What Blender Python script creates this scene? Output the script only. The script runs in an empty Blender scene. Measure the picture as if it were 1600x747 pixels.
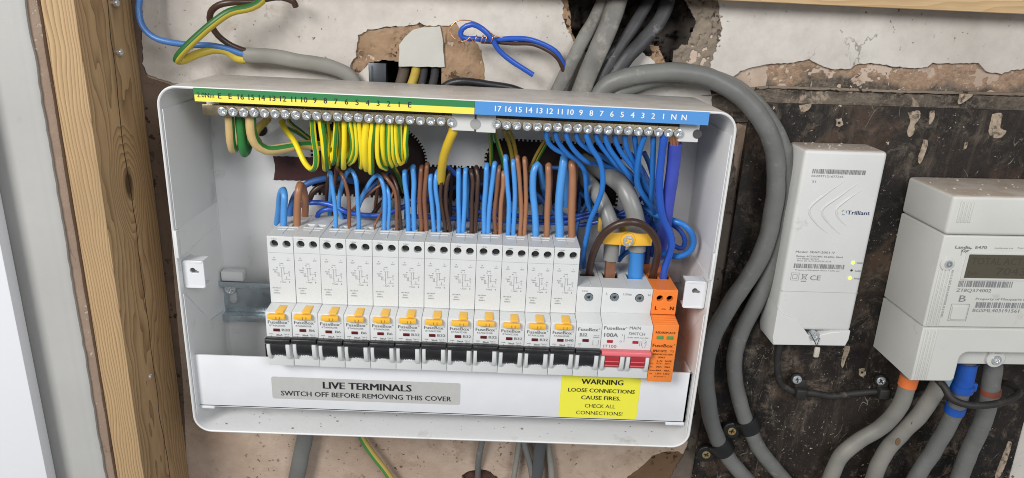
import bpy, bmesh, math, random
import numpy as np
from mathutils import Vector, Matrix
C = bpy.context
SC = C.scene
COL = SC.collection
rnd = random.Random(7)

# ------------------------------------------------------------------ camera
F = 1079.12                                   # focal length in pixels of the 1600 px wide photograph
CAM = np.array([0.0304, -0.5135, 0.1829])
RW = np.array([-0.3279, -0.0463, -0.02])
a_ = np.linalg.norm(RW); k_ = RW / a_
K_ = np.array([[0, -k_[2], k_[1]], [k_[2], 0, -k_[0]], [-k_[1], k_[0], 0]])
RM = np.eye(3) + math.sin(a_) * K_ + (1 - math.cos(a_)) * K_ @ K_
cd = bpy.data.cameras.new('camera'); cam = bpy.data.objects.new('camera', cd); COL.objects.link(cam)
cd.sensor_width = 36; cd.lens = F / 1600 * 36; cd.clip_start = .01; cd.clip_end = 50
m = Matrix.Identity(4)
for i in range(3):
    m[i][0] = RM[i, 0]; m[i][1] = RM[i, 2]; m[i][2] = -RM[i, 1]; m[i][3] = CAM[i]
cam.matrix_world = m
SC.camera = cam
# ------------------------------------------------------------------ light
w = bpy.data.worlds.new('World'); SC.world = w; w.use_nodes = True
w.node_tree.nodes['Background'].inputs[0].default_value = (0.93, 0.96, 1.0, 1)
w.node_tree.nodes['Background'].inputs[1].default_value = 0.27
def area(name, loc, target, size, power, col=(1, 1, 1)):
    l = bpy.data.lights.new(name, 'AREA'); l.shape = 'RECTANGLE'; l.size = size[0]; l.size_y = size[1]
    l.energy = power; l.color = col
    o = bpy.data.objects.new(name, l); COL.objects.link(o); o.location = loc
    d = Vector(target) - Vector(loc); o.rotation_euler = d.to_track_quat('-Z', 'Y').to_euler()
    return o
area('window_light', (-.85, -1.35, .85), (0.05, 0, 0), (.6, .6), 26, (1.0, .985, .96))
area('fill_light', (.75, -1.45, .75), (0.0, 0, 0), (.6, .5), 10.5, (.95, .97, 1.0))  # added fill lamp that lifts the post's side face and left inner wall
SC.view_settings.view_transform = 'Standard'; SC.view_settings.look = 'None'
SC.cycles.filter_width = 1.0
SC.view_settings.exposure = 0.05; SC.view_settings.gamma = 1

# ------------------------------------------------------------------ places
def ray(px, py): return RM @ np.array([(px - 800) / F, 1, -(py - 373.5) / F])
def U(px, py, Y):                              # the point of the plane y = Y seen at a pixel of the photograph
    d = ray(px, py); return Vector(CAM + (Y - CAM[1]) / d[1] * d)
def UX(px, py, X):
    d = ray(px, py); return Vector(CAM + (X - CAM[0]) / d[0] * d)
def depth(v): return (RM.T @ (np.array(v) - CAM))[1]
WALL = .012
EW, EH, ED = .3657, .2507, .0764               # enclosure
PX, PITCH = -.1222, .0177                      # first module, module width

# ------------------------------------------------------------------ materials
def mat(name, col, rough=.5, metal=0., spec=.5, var=0., vscale=40., bump=0., bscale=300., coat=0., rvar=0., grime=None, dust=None):
    M = bpy.data.materials.new(name); M.use_nodes = True; N = M.node_tree.nodes; L = M.node_tree.links
    b = N['Principled BSDF']; b.inputs['Base Color'].default_value = (*col, 1)
    b.inputs['Roughness'].default_value = rough; b.inputs['Metallic'].default_value = metal
    b.inputs['Specular IOR Level'].default_value = spec; b.inputs['Coat Weight'].default_value = coat
    tc = N.new('ShaderNodeTexCoord')
    out = None
    if var:
        n = N.new('ShaderNodeTexNoise'); n.inputs['Scale'].default_value = vscale; n.inputs['Detail'].default_value = 6
        L.new(tc.outputs['Object'], n.inputs['Vector'])
        r = N.new('ShaderNodeMapRange'); r.inputs[1].default_value = .3; r.inputs[2].default_value = .7
        r.inputs[3].default_value = 1 - var; r.inputs[4].default_value = 1 + var * .6
        L.new(n.outputs['Fac'], r.inputs[0])
        x = N.new('ShaderNodeMix'); x.data_type = 'RGBA'; x.blend_type = 'MULTIPLY'; x.inputs[0].default_value = 1
        x.inputs[6].default_value = (*col, 1); L.new(r.outputs[0], x.inputs[7]); out = x.outputs[2]
        L.new(out, b.inputs['Base Color'])
        if rvar:
            r2 = N.new('ShaderNodeMapRange'); r2.inputs[1].default_value = .3; r2.inputs[2].default_value = .7
            r2.inputs[3].default_value = rough - rvar; r2.inputs[4].default_value = rough + rvar
            L.new(n.outputs['Fac'], r2.inputs[0]); L.new(r2.outputs[0], b.inputs['Roughness'])
    if grime:                                   # (colour, scale, low, high)
        n = N.new('ShaderNodeTexNoise'); n.inputs['Scale'].default_value = grime[1]; n.inputs['Detail'].default_value = 9
        n.inputs['Roughness'].default_value = .7
        L.new(tc.outputs['Object'], n.inputs['Vector'])
        r = N.new('ShaderNodeMapRange'); r.inputs[1].default_value = grime[2]; r.inputs[2].default_value = grime[3]
        L.new(n.outputs['Fac'], r.inputs[0])
        x = N.new('ShaderNodeMix'); x.data_type = 'RGBA'; L.new(r.outputs[0], x.inputs[0])
        if out: L.new(out, x.inputs[6])
        else: x.inputs[6].default_value = (*col, 1)
        x.inputs[7].default_value = (*grime[0], 1); L.new(x.outputs[2], b.inputs['Base Color'])
    if dust:                                    # (colour, amount, lowest z): settled dust on upward faces
        g1 = N.new('ShaderNodeNewGeometry'); sx = N.new('ShaderNodeSeparateXYZ'); L.new(g1.outputs['True Normal'], sx.inputs[0])
        up = mapr(N, L, sx.outputs[2], .55, .9)
        sp = N.new('ShaderNodeSeparateXYZ'); L.new(g1.outputs['Position'], sp.inputs[0])
        up = math_(N, L, 'MULTIPLY', up, mapr(N, L, sp.outputs[2], dust[2], dust[2] + .001))
        dn = tnoise(N, L, tc.outputs['Object'], 55, 9, .7)
        up = math_(N, L, 'MULTIPLY', up, mapr(N, L, dn, .35, .6, dust[1] * .55, dust[1]))
        old = b.inputs['Base Color'].links[0].from_socket if b.inputs['Base Color'].links else col
        L.new(mixc(N, L, up, old, dust[0]), b.inputs['Base Color'])
    if bump:
        n = N.new('ShaderNodeTexNoise'); n.inputs['Scale'].default_value = bscale; n.inputs['Detail'].default_value = 5
        L.new(tc.outputs['Object'], n.inputs['Vector'])
        bp = N.new('ShaderNodeBump'); bp.inputs['Strength'].default_value = bump; bp.inputs['Distance'].default_value = .001
        L.new(n.outputs['Fac'], bp.inputs['Height']); L.new(bp.outputs[0], b.inputs['Normal'])
    return M

def nodes(name):
    M = bpy.data.materials.new(name); M.use_nodes = True
    return M, M.node_tree.nodes, M.node_tree.links, M.node_tree.nodes['Principled BSDF']
def cracks(N, L, v, sc2, wd, off=(0, 0, 0), sz=1.):
    mp = N.new('ShaderNodeMapping'); mp.inputs['Location'].default_value = off; mp.inputs['Scale'].default_value = (1, 1, sz); L.new(v, mp.inputs['Vector'])
    q = tnoise(N, L, mp.outputs[0], sc2, 5, .6); d = math_(N, L, 'ABSOLUTE', math_(N, L, 'SUBTRACT', q, .5))
    return math_(N, L, 'MULTIPLY', mapr(N, L, d, wd, wd * .3), mapr(N, L, tnoise(N, L, v, 22, 3, .6), .58, .64))
def tnoise(N, L, vec, scale, detail=6, rough=.5, dist=0):
    n = N.new('ShaderNodeTexNoise'); n.inputs['Scale'].default_value = scale; n.inputs['Detail'].default_value = detail
    n.inputs['Roughness'].default_value = rough; n.inputs['Distortion'].default_value = dist
    L.new(vec, n.inputs['Vector']); return n.outputs['Fac']
def mapr(N, L, v, a, b, c=0., d=1.):
    r = N.new('ShaderNodeMapRange'); r.inputs[1].default_value = a; r.inputs[2].default_value = b
    r.inputs[3].default_value = c; r.inputs[4].default_value = d; L.new(v, r.inputs[0]); return r.outputs[0]
def mixc(N, L, f, A, B, mode='MIX'):
    x = N.new('ShaderNodeMix'); x.data_type = 'RGBA'; x.blend_type = mode
    for i, v in ((0, f), (6, A), (7, B)):
        if isinstance(v, (tuple, list)): x.inputs[i].default_value = (*v, 1)
        elif isinstance(v, (int, float)): x.inputs[i].default_value = v
        else: L.new(v, x.inputs[i])
    return x.outputs[2]
def math_(N, L, op, A, B=0.):
    x = N.new('ShaderNodeMath'); x.operation = op
    for i, v in ((0, A), (1, B)):
        if isinstance(v, (int, float)): x.inputs[i].default_value = v
        else: L.new(v, x.inputs[i])
    return x.outputs[0]
def scaled(N, L, vec, s):
    x = N.new('ShaderNodeMapping'); x.inputs['Scale'].default_value = s; L.new(vec, x.inputs['Vector']); return x.outputs[0]
def bumpn(N, L, b, h, strength, dist):
    bp = N.new('ShaderNodeBump'); bp.inputs['Strength'].default_value = strength; bp.inputs['Distance'].default_value = dist
    L.new(h, bp.inputs['Height']); L.new(bp.outputs[0], b.inputs['Normal'])

def mat_plaster(name, c1, c2, speck, speckcol, bs=.5, stainc=None, sthr=(.56, .72), pit=.5):
    M, N, L, b = nodes(name); v = N.new('ShaderNodeTexCoord').outputs['Object']
    big = tnoise(N, L, v, 9, 8, .6); mid = tnoise(N, L, v, 60, 8, .65); fine = tnoise(N, L, v, 420, 4, .6)
    c = mixc(N, L, mapr(N, L, big, .35, .65), c1, c2)
    c = mixc(N, L, mapr(N, L, mid, .42, .75, 0, .45), c, tuple(x * .72 for x in c2))
    if stainc: c = mixc(N, L, mapr(N, L, tnoise(N, L, v, 22, 10, .72, .6), *sthr), c, stainc)
    sp = tnoise(N, L, v, 260, 3, .5); gate = tnoise(N, L, v, 30, 2, .5)
    spk = math_(N, L, 'MULTIPLY', mapr(N, L, sp, speck, speck + .03), mapr(N, L, gate, .45, .6))
    c = mixc(N, L, spk, c, speckcol)
    ck = cracks(N, L, v, 16, .006, (1, 2, 3), .7); c = mixc(N, L, math_(N, L, 'MULTIPLY', ck, .65), c, tuple(x * .35 for x in c2))
    L.new(c, b.inputs['Base Color']); b.inputs['Roughness'].default_value = .85; b.inputs['Specular IOR Level'].default_value = .25
    h = math_(N, L, 'ADD', math_(N, L, 'MULTIPLY', mid, .8), math_(N, L, 'MULTIPLY', fine, .35))
    h = math_(N, L, 'SUBTRACT', h, math_(N, L, 'MULTIPLY', spk, pit))
    bumpn(N, L, b, h, bs, .0012)
    return M
skim = mat_plaster('painted_plaster', (.61, .575, .53), (.47, .43, .385), .665, (.17, .12, .09), .35, (.36, .29, .23), (.60, .80), .2)
pinkp = mat_plaster('bare_plaster', (.56, .45, .365), (.38, .28, .21), .645, (.15, .09, .06), .8, (.27, .19, .135), (.53, .70))
roughp = mat_plaster('broken_sandy_plaster', (.36, .24, .15), (.22, .14, .085), .56, (.035, .022, .015), 1.0, (.46, .36, .26), (.56, .66), 1.2)
damp = mat_plaster('damp_brown_plaster', (.17, .10, .055), (.11, .065, .035), .6, (.03, .02, .012), .8)
ledge = mat_plaster('grimy_plaster_band', (.115, .092, .072), (.055, .045, .037), .62, (.32, .27, .21), .9, (.27, .20, .15), (.52, .64))
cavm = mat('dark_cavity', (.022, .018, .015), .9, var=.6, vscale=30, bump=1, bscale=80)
smooth = mat('white_filler', (.50, .49, .45), .7, var=.06, bump=.1)
drip = mat('dried_cream_paint', (.37, .29, .21), .7, var=.35, vscale=220, bump=.8, grime=((.06, .045, .035), 260, .50, .62))

def mat_board():
    M, N, L, b = nodes('tarred_board'); v = N.new('ShaderNodeTexCoord').outputs['Object']
    big = tnoise(N, L, v, 11, 8, .6)
    c = mixc(N, L, mapr(N, L, big, .38, .68), (.004, .003, .0025), (.024, .0165, .012))
    gate = tnoise(N, L, v, 12, 4, .6)
    st = tnoise(N, L, scaled(N, L, v, (1, 1, .13)), 120, 10, .75, .25)
    f = math_(N, L, 'MULTIPLY', mapr(N, L, st, .52, .64), mapr(N, L, gate, .46, .60))
    c = mixc(N, L, math_(N, L, 'MULTIPLY', f, .35), c, (.16, .125, .095))
    cl = tnoise(N, L, v, 48, 15, .82, .5); g3 = tnoise(N, L, v, 15, 5, .65, .4)
    c = mixc(N, L, math_(N, L, 'MULTIPLY', mapr(N, L, cl, .51, .63, 0, .75), mapr(N, L, g3, .40, .54)), c, (.18, .14, .105))
    c = mixc(N, L, mapr(N, L, tnoise(N, L, v, 16, 9, .7, .7), .54, .66, 0, .8), c, (.085, .050, .030))
    sc_ = tnoise(N, L, v, 330, 5, .7); g2 = tnoise(N, L, v, 26, 6, .7)
    f2 = math_(N, L, 'MULTIPLY', mapr(N, L, sc_, .60, .64), mapr(N, L, g2, .50, .56))
    sd = tnoise(N, L, v, 120, 4, .6); f3 = math_(N, L, 'MULTIPLY', mapr(N, L, sd, .675, .70), mapr(N, L, g3, .42, .5))
    f2 = math_(N, L, 'MAXIMUM', f2, f3)
    c = mixc(N, L, f2, c, (.46, .40, .32))
    # fine scratches: thin level sets of warped noise
    for sc2, off, wd in ((26, (0, 0, 0), .0022), (40, (3, 1, 2), .003)):
        mp = N.new('ShaderNodeMapping'); mp.inputs['Location'].default_value = off; mp.inputs['Rotation'].default_value = (0, .5, 0); mp.inputs['Scale'].default_value = (1, 1, .35); L.new(v, mp.inputs['Vector'])
        q = tnoise(N, L, mp.outputs[0], sc2, 2, .4); d = math_(N, L, 'ABSOLUTE', math_(N, L, 'SUBTRACT', q, .5))
        f4 = math_(N, L, 'MULTIPLY', mapr(N, L, d, wd, wd * .3), mapr(N, L, tnoise(N, L, v, 60, 4, .7), .55, .62))
        c = mixc(N, L, math_(N, L, 'MULTIPLY', f4, .6), c, (.36, .31, .25))
    L.new(c, b.inputs['Base Color'])
    L.new(mapr(N, L, cl, .4, .65, .30, .85), b.inputs['Roughness']); b.inputs['Specular IOR Level'].default_value = .4
    h = math_(N, L, 'ADD', math_(N, L, 'MULTIPLY', cl, 1.0), math_(N, L, 'ADD', math_(N, L, 'MULTIPLY', f2, .6), math_(N, L, 'MULTIPLY', st, .4)))
    bumpn(N, L, b, h, .8, .0014)
    return M
def mat_band():
    M, N, L, b = nodes('grimy_old_plaster'); v = N.new('ShaderNodeTexCoord').outputs['Object']
    s = N.new('ShaderNodeSeparateXYZ'); L.new(v, s.inputs[0])
    hs = scaled(N, L, v, (.35, 1, 1))
    a = tnoise(N, L, hs, 60, 12, .75, .4); b2 = tnoise(N, L, v, 20, 8, .65, .3); fine = tnoise(N, L, v, 300, 6, .7)
    tan = mixc(N, L, mapr(N, L, fine, .4, .65), (.40, .275, .19), (.27, .18, .12))
    dk = mixc(N, L, mapr(N, L, a, .38, .62), (.040, .034, .028), (.19, .155, .12))
    dk = mixc(N, L, mapr(N, L, fine, .50, .68, 0, .7), dk, (.27, .225, .18))
    zz = math_(N, L, 'ADD', s.outputs[2], math_(N, L, 'MULTIPLY', math_(N, L, 'SUBTRACT', b2, .5), .06))
    c = mixc(N, L, mapr(N, L, zz, .138, .145), dk, tan)
    c = mixc(N, L, math_(N, L, 'MULTIPLY', mapr(N, L, tnoise(N, L, v, 34, 8, .7, 1.0), .60, .66), .8), c, (.42, .33, .25))
    L.new(c, b.inputs['Base Color']); b.inputs['Roughness'].default_value = .85; b.inputs['Specular IOR Level'].default_value = .25
    bumpn(N, L, b, math_(N, L, 'ADD', a, math_(N, L, 'MULTIPLY', fine, .5)), 1.0, .003)
    return M
boardm = mat_board(); bandm = mat_band()

def mat_wood(name, pith, tilt, scale, light, dark, knot=None, crack=None, finec=.5, horiz=False):
    M, N, L, b = nodes(name); v = N.new('ShaderNodeTexCoord').outputs['Object']
    if horiz:
        mp = N.new('ShaderNodeMapping'); mp.inputs['Rotation'].default_value = (0, math.radians(90), 0); L.new(v, mp.inputs['Vector']); v = mp.outputs[0]
    s = N.new('ShaderNodeSeparateXYZ'); L.new(v, s.inputs[0]); X, Y, Z = s.outputs
    wob = tnoise(N, L, scaled(N, L, v, (6, 6, 1.6)), 4, 3, .5)
    wob2 = tnoise(N, L, scaled(N, L, v, (1, 1, .12)), 60, 3, .5)
    dx = math_(N, L, 'SUBTRACT', X, pith[0])
    dy = math_(N, L, 'SUBTRACT', math_(N, L, 'SUBTRACT', Y, pith[1]), math_(N, L, 'MULTIPLY', Z, tilt))
    rr = math_(N, L, 'SQRT', math_(N, L, 'ADD', math_(N, L, 'MULTIPLY', dx, dx), math_(N, L, 'MULTIPLY', dy, dy)))
    rr = math_(N, L, 'ADD', rr, math_(N, L, 'MULTIPLY', wob, .020 if scale < 700 else .016))
    rr = math_(N, L, 'ADD', rr, math_(N, L, 'MULTIPLY', wob2, .0012 if scale < 700 else .0006))
    kn = None
    if knot:
        vv = N.new('ShaderNodeVectorMath'); vv.operation = 'DISTANCE'
        L.new(scaled(N, L, v, (1, 1, .5)), vv.inputs[0]); vv.inputs[1].default_value = (knot[0], knot[1], knot[2] * .5)
        kn = vv.outputs['Value']
        rr = math_(N, L, 'SUBTRACT', rr, mapr(N, L, kn, 0, .022, .012, 0))
    ph = math_(N, L, 'FRACT', math_(N, L, 'MULTIPLY', rr, scale))
    ring = math_(N, L, 'POWER', ph, 2.2)
    c = mixc(N, L, mapr(N, L, ring, 0, 1, 0, .85), light, dark)
    fib = tnoise(N, L, scaled(N, L, v, (1, 1, .03)), 700, 3, .6)
    c = mixc(N, L, mapr(N, L, fib, .35, .7, 0, finec), c, tuple(x * .72 for x in light))
    blotch = tnoise(N, L, scaled(N, L, v, (1, 1, .5)), 18, 4, .6)
    c = mixc(N, L, mapr(N, L, blotch, .5, .75, 0, .45), c, tuple(x * .6 for x in light))
    if knot:
        c = mixc(N, L, mapr(N, L, kn, .0035, .007, .9, 0), c, (.05, .028, .014))
    if crack:
        cw = math_(N, L, 'SUBTRACT', math_(N, L, 'SUBTRACT', Y, crack), math_(N, L, 'MULTIPLY', math_(N, L, 'SUBTRACT', tnoise(N, L, v, 14, 4, .5), .5), .014))
        cr = mapr(N, L, math_(N, L, 'ABSOLUTE', cw), .0003, .0007, 1, 0)
        c = mixc(N, L, cr, c, (.03, .018, .01))
    L.new(c, b.inputs['Base Color']); b.inputs['Roughness'].default_value = .62; b.inputs['Specular IOR Level'].default_value = .3
    bumpn(N, L, b, math_(N, L, 'ADD', ring, fib), .25, .0006)
    return M
kp = UX(201, 287, -.2351)
woodm = mat_wood('sawn_pine', (-.300, -.026), .03, 560, (.50, .34, .18), (.160, .088, .038), (kp.x, kp.y, kp.z), -.022)
woodh = mat_wood('pale_pine', (-.07, .62), 0, 420, (.66, .46, .25), (.50, .31, .14), horiz=True)

plastic = mat('white_enclosure_plastic', (.70, .70, .695), .38, dust=((.42, .385, .34), .75, .118), var=.03, vscale=25, bump=.05, bscale=900, grime=((.40, .375, .34), 30, .60, .80))
plastic2 = mat('white_strip_plastic', (.70, .71, .73), .42, var=.03, vscale=60)
hubm = mat('off_white_plastic', (.62, .62, .60), .45, dust=((.36, .285, .225), .95, .06), var=.04, vscale=30, bump=.06, bscale=700, grime=((.40, .35, .30), 55, .62, .80))
meterm = mat('cream_white_plastic', (.58, .575, .54), .5, dust=((.36, .285, .225), .95, .05), var=.04, vscale=30, bump=.06, bscale=700, grime=((.38, .33, .28), 45, .62, .78))
dustm = mat('plaster_dust', (.42, .34, .28), .95, var=.3, vscale=90, bump=1, bscale=300)
mcbm = mat('light_grey_breaker_plastic', (.64, .65, .645), .42, var=.025, vscale=80, bump=.05, bscale=1200)
holem = mat('black_recess', (.010, .010, .011), .7)  # black standing in for shade in holes and slots, also the unlit indicator
blackm = mat('black_toggle_plastic', (.014, .014, .016), .38, bump=.15, bscale=1500, var=.3, vscale=200)
yelm = mat('amber_button_plastic', (.84, .47, .045), .35)
redm = mat('deep_red_plastic', (.36, .022, .030), .3)
pinkm = mat('salmon_red_plastic', (.70, .15, .17), .35)
darkred = mat('dark_red_window', (.10, .008, .010), .25)
orangem = mat('orange_plastic', (.84, .22, .035), .4, var=.03, vscale=100)
greenwin = mat('green_indicator', (.11, .27, .07), .3)
inkg = mat('grey_print', (.15, .15, .16), .6)
inkl = mat('pale_grey_print', (.20, .20, .21), .6)
inkb = mat('black_print', (.012, .012, .014), .5)
inkw = mat('white_print', (.78, .80, .82), .5)
inkblue = mat('navy_print', (.010, .025, .11), .5)
inkorb = mat('dark_brown_print', (.07, .012, .004), .5)
zinc = mat('zinc_plated_steel', (.50, .56, .59), .26, metal=.88, var=.25, vscale=60, rvar=.1)
steel = mat('bright_screw_steel', (.78, .80, .81), .22, metal=.8, var=.1, vscale=300)
brass = mat('dull_brass', (.36, .295, .19), .38, metal=1, var=.2, vscale=120, rvar=.1)
goldscrew = mat('yellow_passivated_steel', (.70, .55, .28), .35, metal=1)
copper = mat('bare_copper', (.80, .40, .22), .3, metal=1)
green_l = mat('green_label', (.025, .20, .06), .5)
yellow_l = mat('yellow_label', (.86, .74, .10), .5)
blue_l = mat('blue_label', (.075, .27, .62), .5)
silver = mat('silver_grey_sticker', (.47, .465, .45), .4, var=.04, vscale=200)
warn = mat('yellow_warning_sticker', (.80, .76, .06), .35)
maroon = mat('maroon_tape', (.055, .013, .012), .6, var=.2, vscale=70, bump=.3, bscale=200)
blue1 = mat('light_blue_pvc', (.075, .29, .68), .3, var=.08, vscale=60)
blue2 = mat('mid_blue_pvc', (.022, .165, .52), .3, var=.1, vscale=60)
blue3 = mat('royal_blue_pvc', (.020, .09, .46), .3, var=.1, vscale=60)
blued = mat('dusty_blue_pvc', (.035, .12, .36), .5, var=.2, vscale=50)
purple = mat('violet_blue_pvc', (.045, .07, .40), .48, var=.1, vscale=80)
brown1 = mat('brown_pvc', (.20, .085, .045), .33, var=.12, vscale=60)
brown2 = mat('tan_brown_pvc', (.33, .15, .075), .33, var=.1, vscale=60)
brown3 = mat('dark_brown_pvc', (.055, .027, .018), .35, var=.2, vscale=60)
gyy = mat('earth_yellow_pvc', (.86, .68, .02), .33, var=.06, vscale=60)
gyg = mat('earth_green_pvc', (.045, .22, .03), .33)
gyo = mat('faded_yellow_pvc', (.50, .36, .06), .45, var=.2, vscale=60)
creamc = mat('aged_cream_pvc', (.62, .44, .19), .5, var=.15, vscale=70)
oldgreen = mat('aged_green_pvc', (.03, .20, .045), .4, var=.2, vscale=70)
greyc = mat('grey_cable_sheath', (.235, .235, .225), .5, var=.12, vscale=35, grime=((.36, .33, .29), 60, .58, .8), bump=.15, bscale=200)
greyl = mat('pale_grey_sheath', (.225, .215, .19), .55, var=.2, vscale=35, grime=((.20, .17, .13), 70, .60, .8), bump=.15, bscale=200)
greyf = mat('scuffed_grey_sheath', (.165, .16, .145), .6, var=.3, vscale=45, grime=((.30, .28, .24), 80, .52, .72), bump=.5, bscale=160)
greyd = mat('dusty_dark_grey_sheath', (.038, .038, .040), .5, var=.3, vscale=40, grime=((.24, .23, .22), 75, .60, .72), bump=.2, bscale=200)
greyn = mat('smooth_grey_sheath', (.155, .155, .148), .45, var=.12, vscale=40, grime=((.26, .25, .225), 90, .58, .76), bump=.3, bscale=200)
greys = mat('smooth_light_sheath', (.235, .235, .225), .35, var=.06, vscale=50, bump=.1, bscale=200)
blackc = mat('black_rubber_flex', (.022, .020, .018), .6, var=.4, vscale=70, grime=((.14, .12, .10), 90, .56, .74))
blackp = mat('black_clip_plastic', (.010, .010, .010), .4, bump=.1)
bluetape = mat('blue_sleeve', (.015, .09, .42), .4, var=.15, vscale=80)
orangec = mat('orange_collar', (.72, .17, .04), .45, var=.1, vscale=90)
lcd = mat('dim_olive_lcd', (.085, .073, .050), .2)
lcdseg = mat('lcd_segments', (.062, .053, .037), .3)
painted = mat('grey_painted_board', (.43, .425, .405), .55, var=.06, vscale=14, bump=.3, bscale=60, grime=((.33, .31, .28), 40, .66, .8))
brightw = mat('fresh_white_paint', (.74, .75, .78), .5, bump=.15, bscale=100)
tanedge = mat_plaster('bare_brown_edge', (.36, .265, .20), (.28, .20, .15), .64, (.45, .40, .33), .6)
ledm = mat('lime_led', (.6, .9, .1), .4); b_ = ledm.node_tree.nodes['Principled BSDF']
b_.inputs['Emission Color'].default_value = (.55, 1, .06, 1); b_.inputs['Emission Strength'].default_value = 1.6

# ------------------------------------------------------------------ mesh helpers
class MB:
    def __init__(s): s.v = []; s.f = []; s.m = []
    def add(s, vs, fs, mi=0):
        o = len(s.v); s.v += [tuple(v) for v in vs]; s.f += [tuple(i + o for i in f) for f in fs]; s.m += [mi] * len(fs); return s
    def box(s, x0, x1, y0, y1, z0, z1, mi=0):
        return s.add([(x, y, z) for x in (x0, x1) for y in (y0, y1) for z in (z0, z1)],
                     [(0, 1, 3, 2), (4, 6, 7, 5), (0, 4, 5, 1), (2, 3, 7, 6), (0, 2, 6, 4), (1, 5, 7, 3)], mi)
    def prism(s, prof, x0, x1, mi=0):              # prof in (y, z)
        n = len(prof)
        return s.add([(x0, y, z) for y, z in prof] + [(x1, y, z) for y, z in prof],
                     [tuple(range(n)), tuple(range(2 * n - 1, n - 1, -1))] + [(i, (i + 1) % n, n + (i + 1) % n, n + i) for i in range(n)], mi)
    def cyl(s, c, r, axis, n=20, r2=None, mi=0):    # axis vector with length
        c = Vector(c); a = Vector(axis); q = a.normalized().to_track_quat('Z', 'Y'); r2 = r if r2 is None else r2
        vs = []
        for k, (rr, base) in enumerate(((r, c), (r2, c + a))):
            for i in range(n):
                t = 2 * math.pi * i / n; vs.append(base + q @ Vector((rr * math.cos(t), rr * math.sin(t), 0)))
        return s.add(vs, [tuple(range(n - 1, -1, -1)), tuple(range(n, 2 * n))] + [(i, (i + 1) % n, n + (i + 1) % n, n + i) for i in range(n)], mi)
    def build(s, name, mats, parent=None, bevel=0, seg=2, angle=35, origin=None):
        me = bpy.data.meshes.new(name); me.from_pydata(s.v, [], s.f); me.update()
        if not isinstance(mats, (list, tuple)): mats = [mats]
        for x in mats: me.materials.append(x)
        for p, i in zip(me.polygons, s.m): p.material_index = i
        bm = bmesh.new(); bm.from_mesh(me)
        bmesh.ops.recalc_face_normals(bm, faces=bm.faces)
        if bevel:
            es = [e for e in bm.edges if len(e.link_faces) == 2 and e.calc_face_angle(0) > math.radians(25)]
            bmesh.ops.bevel(bm, geom=es, offset=bevel, segments=seg, profile=.5, affect='EDGES', clamp_overlap=True)
        bm.to_mesh(me); bm.free()
        me.shade_smooth(); me.set_sharp_from_angle(angle=math.radians(angle))
        return link(name, me, parent)
def link(name, me, parent=None):
    o = bpy.data.objects.new(name, me); COL.objects.link(o)
    if parent is not None: o.parent = parent
    return o
def tag(o, label=None, cat=None, group=None, kind=None):
    if label: o['label'] = label
    if cat: o['category'] = cat
    if group: o['group'] = group
    if kind: o['kind'] = kind
    return o
def thing(name, label, cat, loc=(0, 0, 0), group=None, roty=0):
    o = bpy.data.objects.new(name, None); COL.objects.link(o); o.location = loc; o.rotation_euler = (0, roty, 0)
    o.empty_display_size = .01
    return tag(o, label, cat, group)

def curve_mesh(outlines, half, bevel=0):
    cu = bpy.data.curves.new('c', 'CURVE'); cu.dimensions = '2D'; cu.fill_mode = 'BOTH'; cu.extrude = half
    cu.bevel_depth = bevel; cu.bevel_resolution = 1; cu.offset = -bevel
    for o in outlines:
        sp = cu.splines.new('POLY'); sp.points.add(len(o) - 1); sp.use_cyclic_u = True
        for i, (x, y) in enumerate(o): sp.points[i].co = (x, y, 0, 1)
    ob = bpy.data.objects.new('c', cu); me = bpy.data.meshes.new_from_object(ob)
    vs = np.zeros(len(me.vertices) * 3); me.vertices.foreach_get('co', vs); vs = vs.reshape(-1, 3)
    fs = [tuple(p.vertices) for p in me.polygons]
    bpy.data.objects.remove(ob); bpy.data.curves.remove(cu); bpy.data.meshes.remove(me)
    return vs, fs
def sheet(mb, outlines, yf, t, bevel=0, mi=0):     # outlines in (x, z); front face at y = yf, thickness t
    vs, fs = curve_mesh(outlines, max(t / 2 - bevel, 1e-6), bevel)
    return mb.add([(x, yf + t / 2 - z, y) for x, y, z in vs], fs, mi)
def hsheet(mb, outlines, zt, t, bevel=0, mi=0):    # outlines in (x, y); top face at z = zt
    vs, fs = curve_mesh(outlines, max(t / 2 - bevel, 1e-6), bevel)
    return mb.add([(x, y, zt - t / 2 + z) for x, y, z in vs], fs, mi)
def circle(cx, cy, r, n=20): return [(cx + r * math.cos(2 * math.pi * i / n), cy + r * math.sin(2 * math.pi * i / n)) for i in range(n)]
def rrect(x0, x1, y0, y1, r, n=5):
    pts = []
    for cx, cy, a0 in ((x1 - r, y1 - r, 0), (x0 + r, y1 - r, 90), (x0 + r, y0 + r, 180), (x1 - r, y0 + r, 270)):
        for i in range(n + 1):
            a = math.radians(a0 + 90 * i / n); pts.append((cx + r * math.cos(a), cy + r * math.sin(a)))
    return pts
def jag(pts, Y, step=.003, amp=.0008, seed=1, world=False):
    r = random.Random(seed); P = [Vector((p[0], p[1])) if world else Vector((U(p[0], p[1], Y).x, U(p[0], p[1], Y).z)) for p in pts]
    out = []
    for i, p in enumerate(P):
        q = P[(i + 1) % len(P)]; n = max(1, int((q - p).length / step)); k = amp
        if (q - p).length > .12: n, k = 1, 0
        for j in range(n):
            t = p.lerp(q, j / n); out.append((t.x + r.uniform(-k, k), t.y + r.uniform(-k, k)))
    return out

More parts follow.
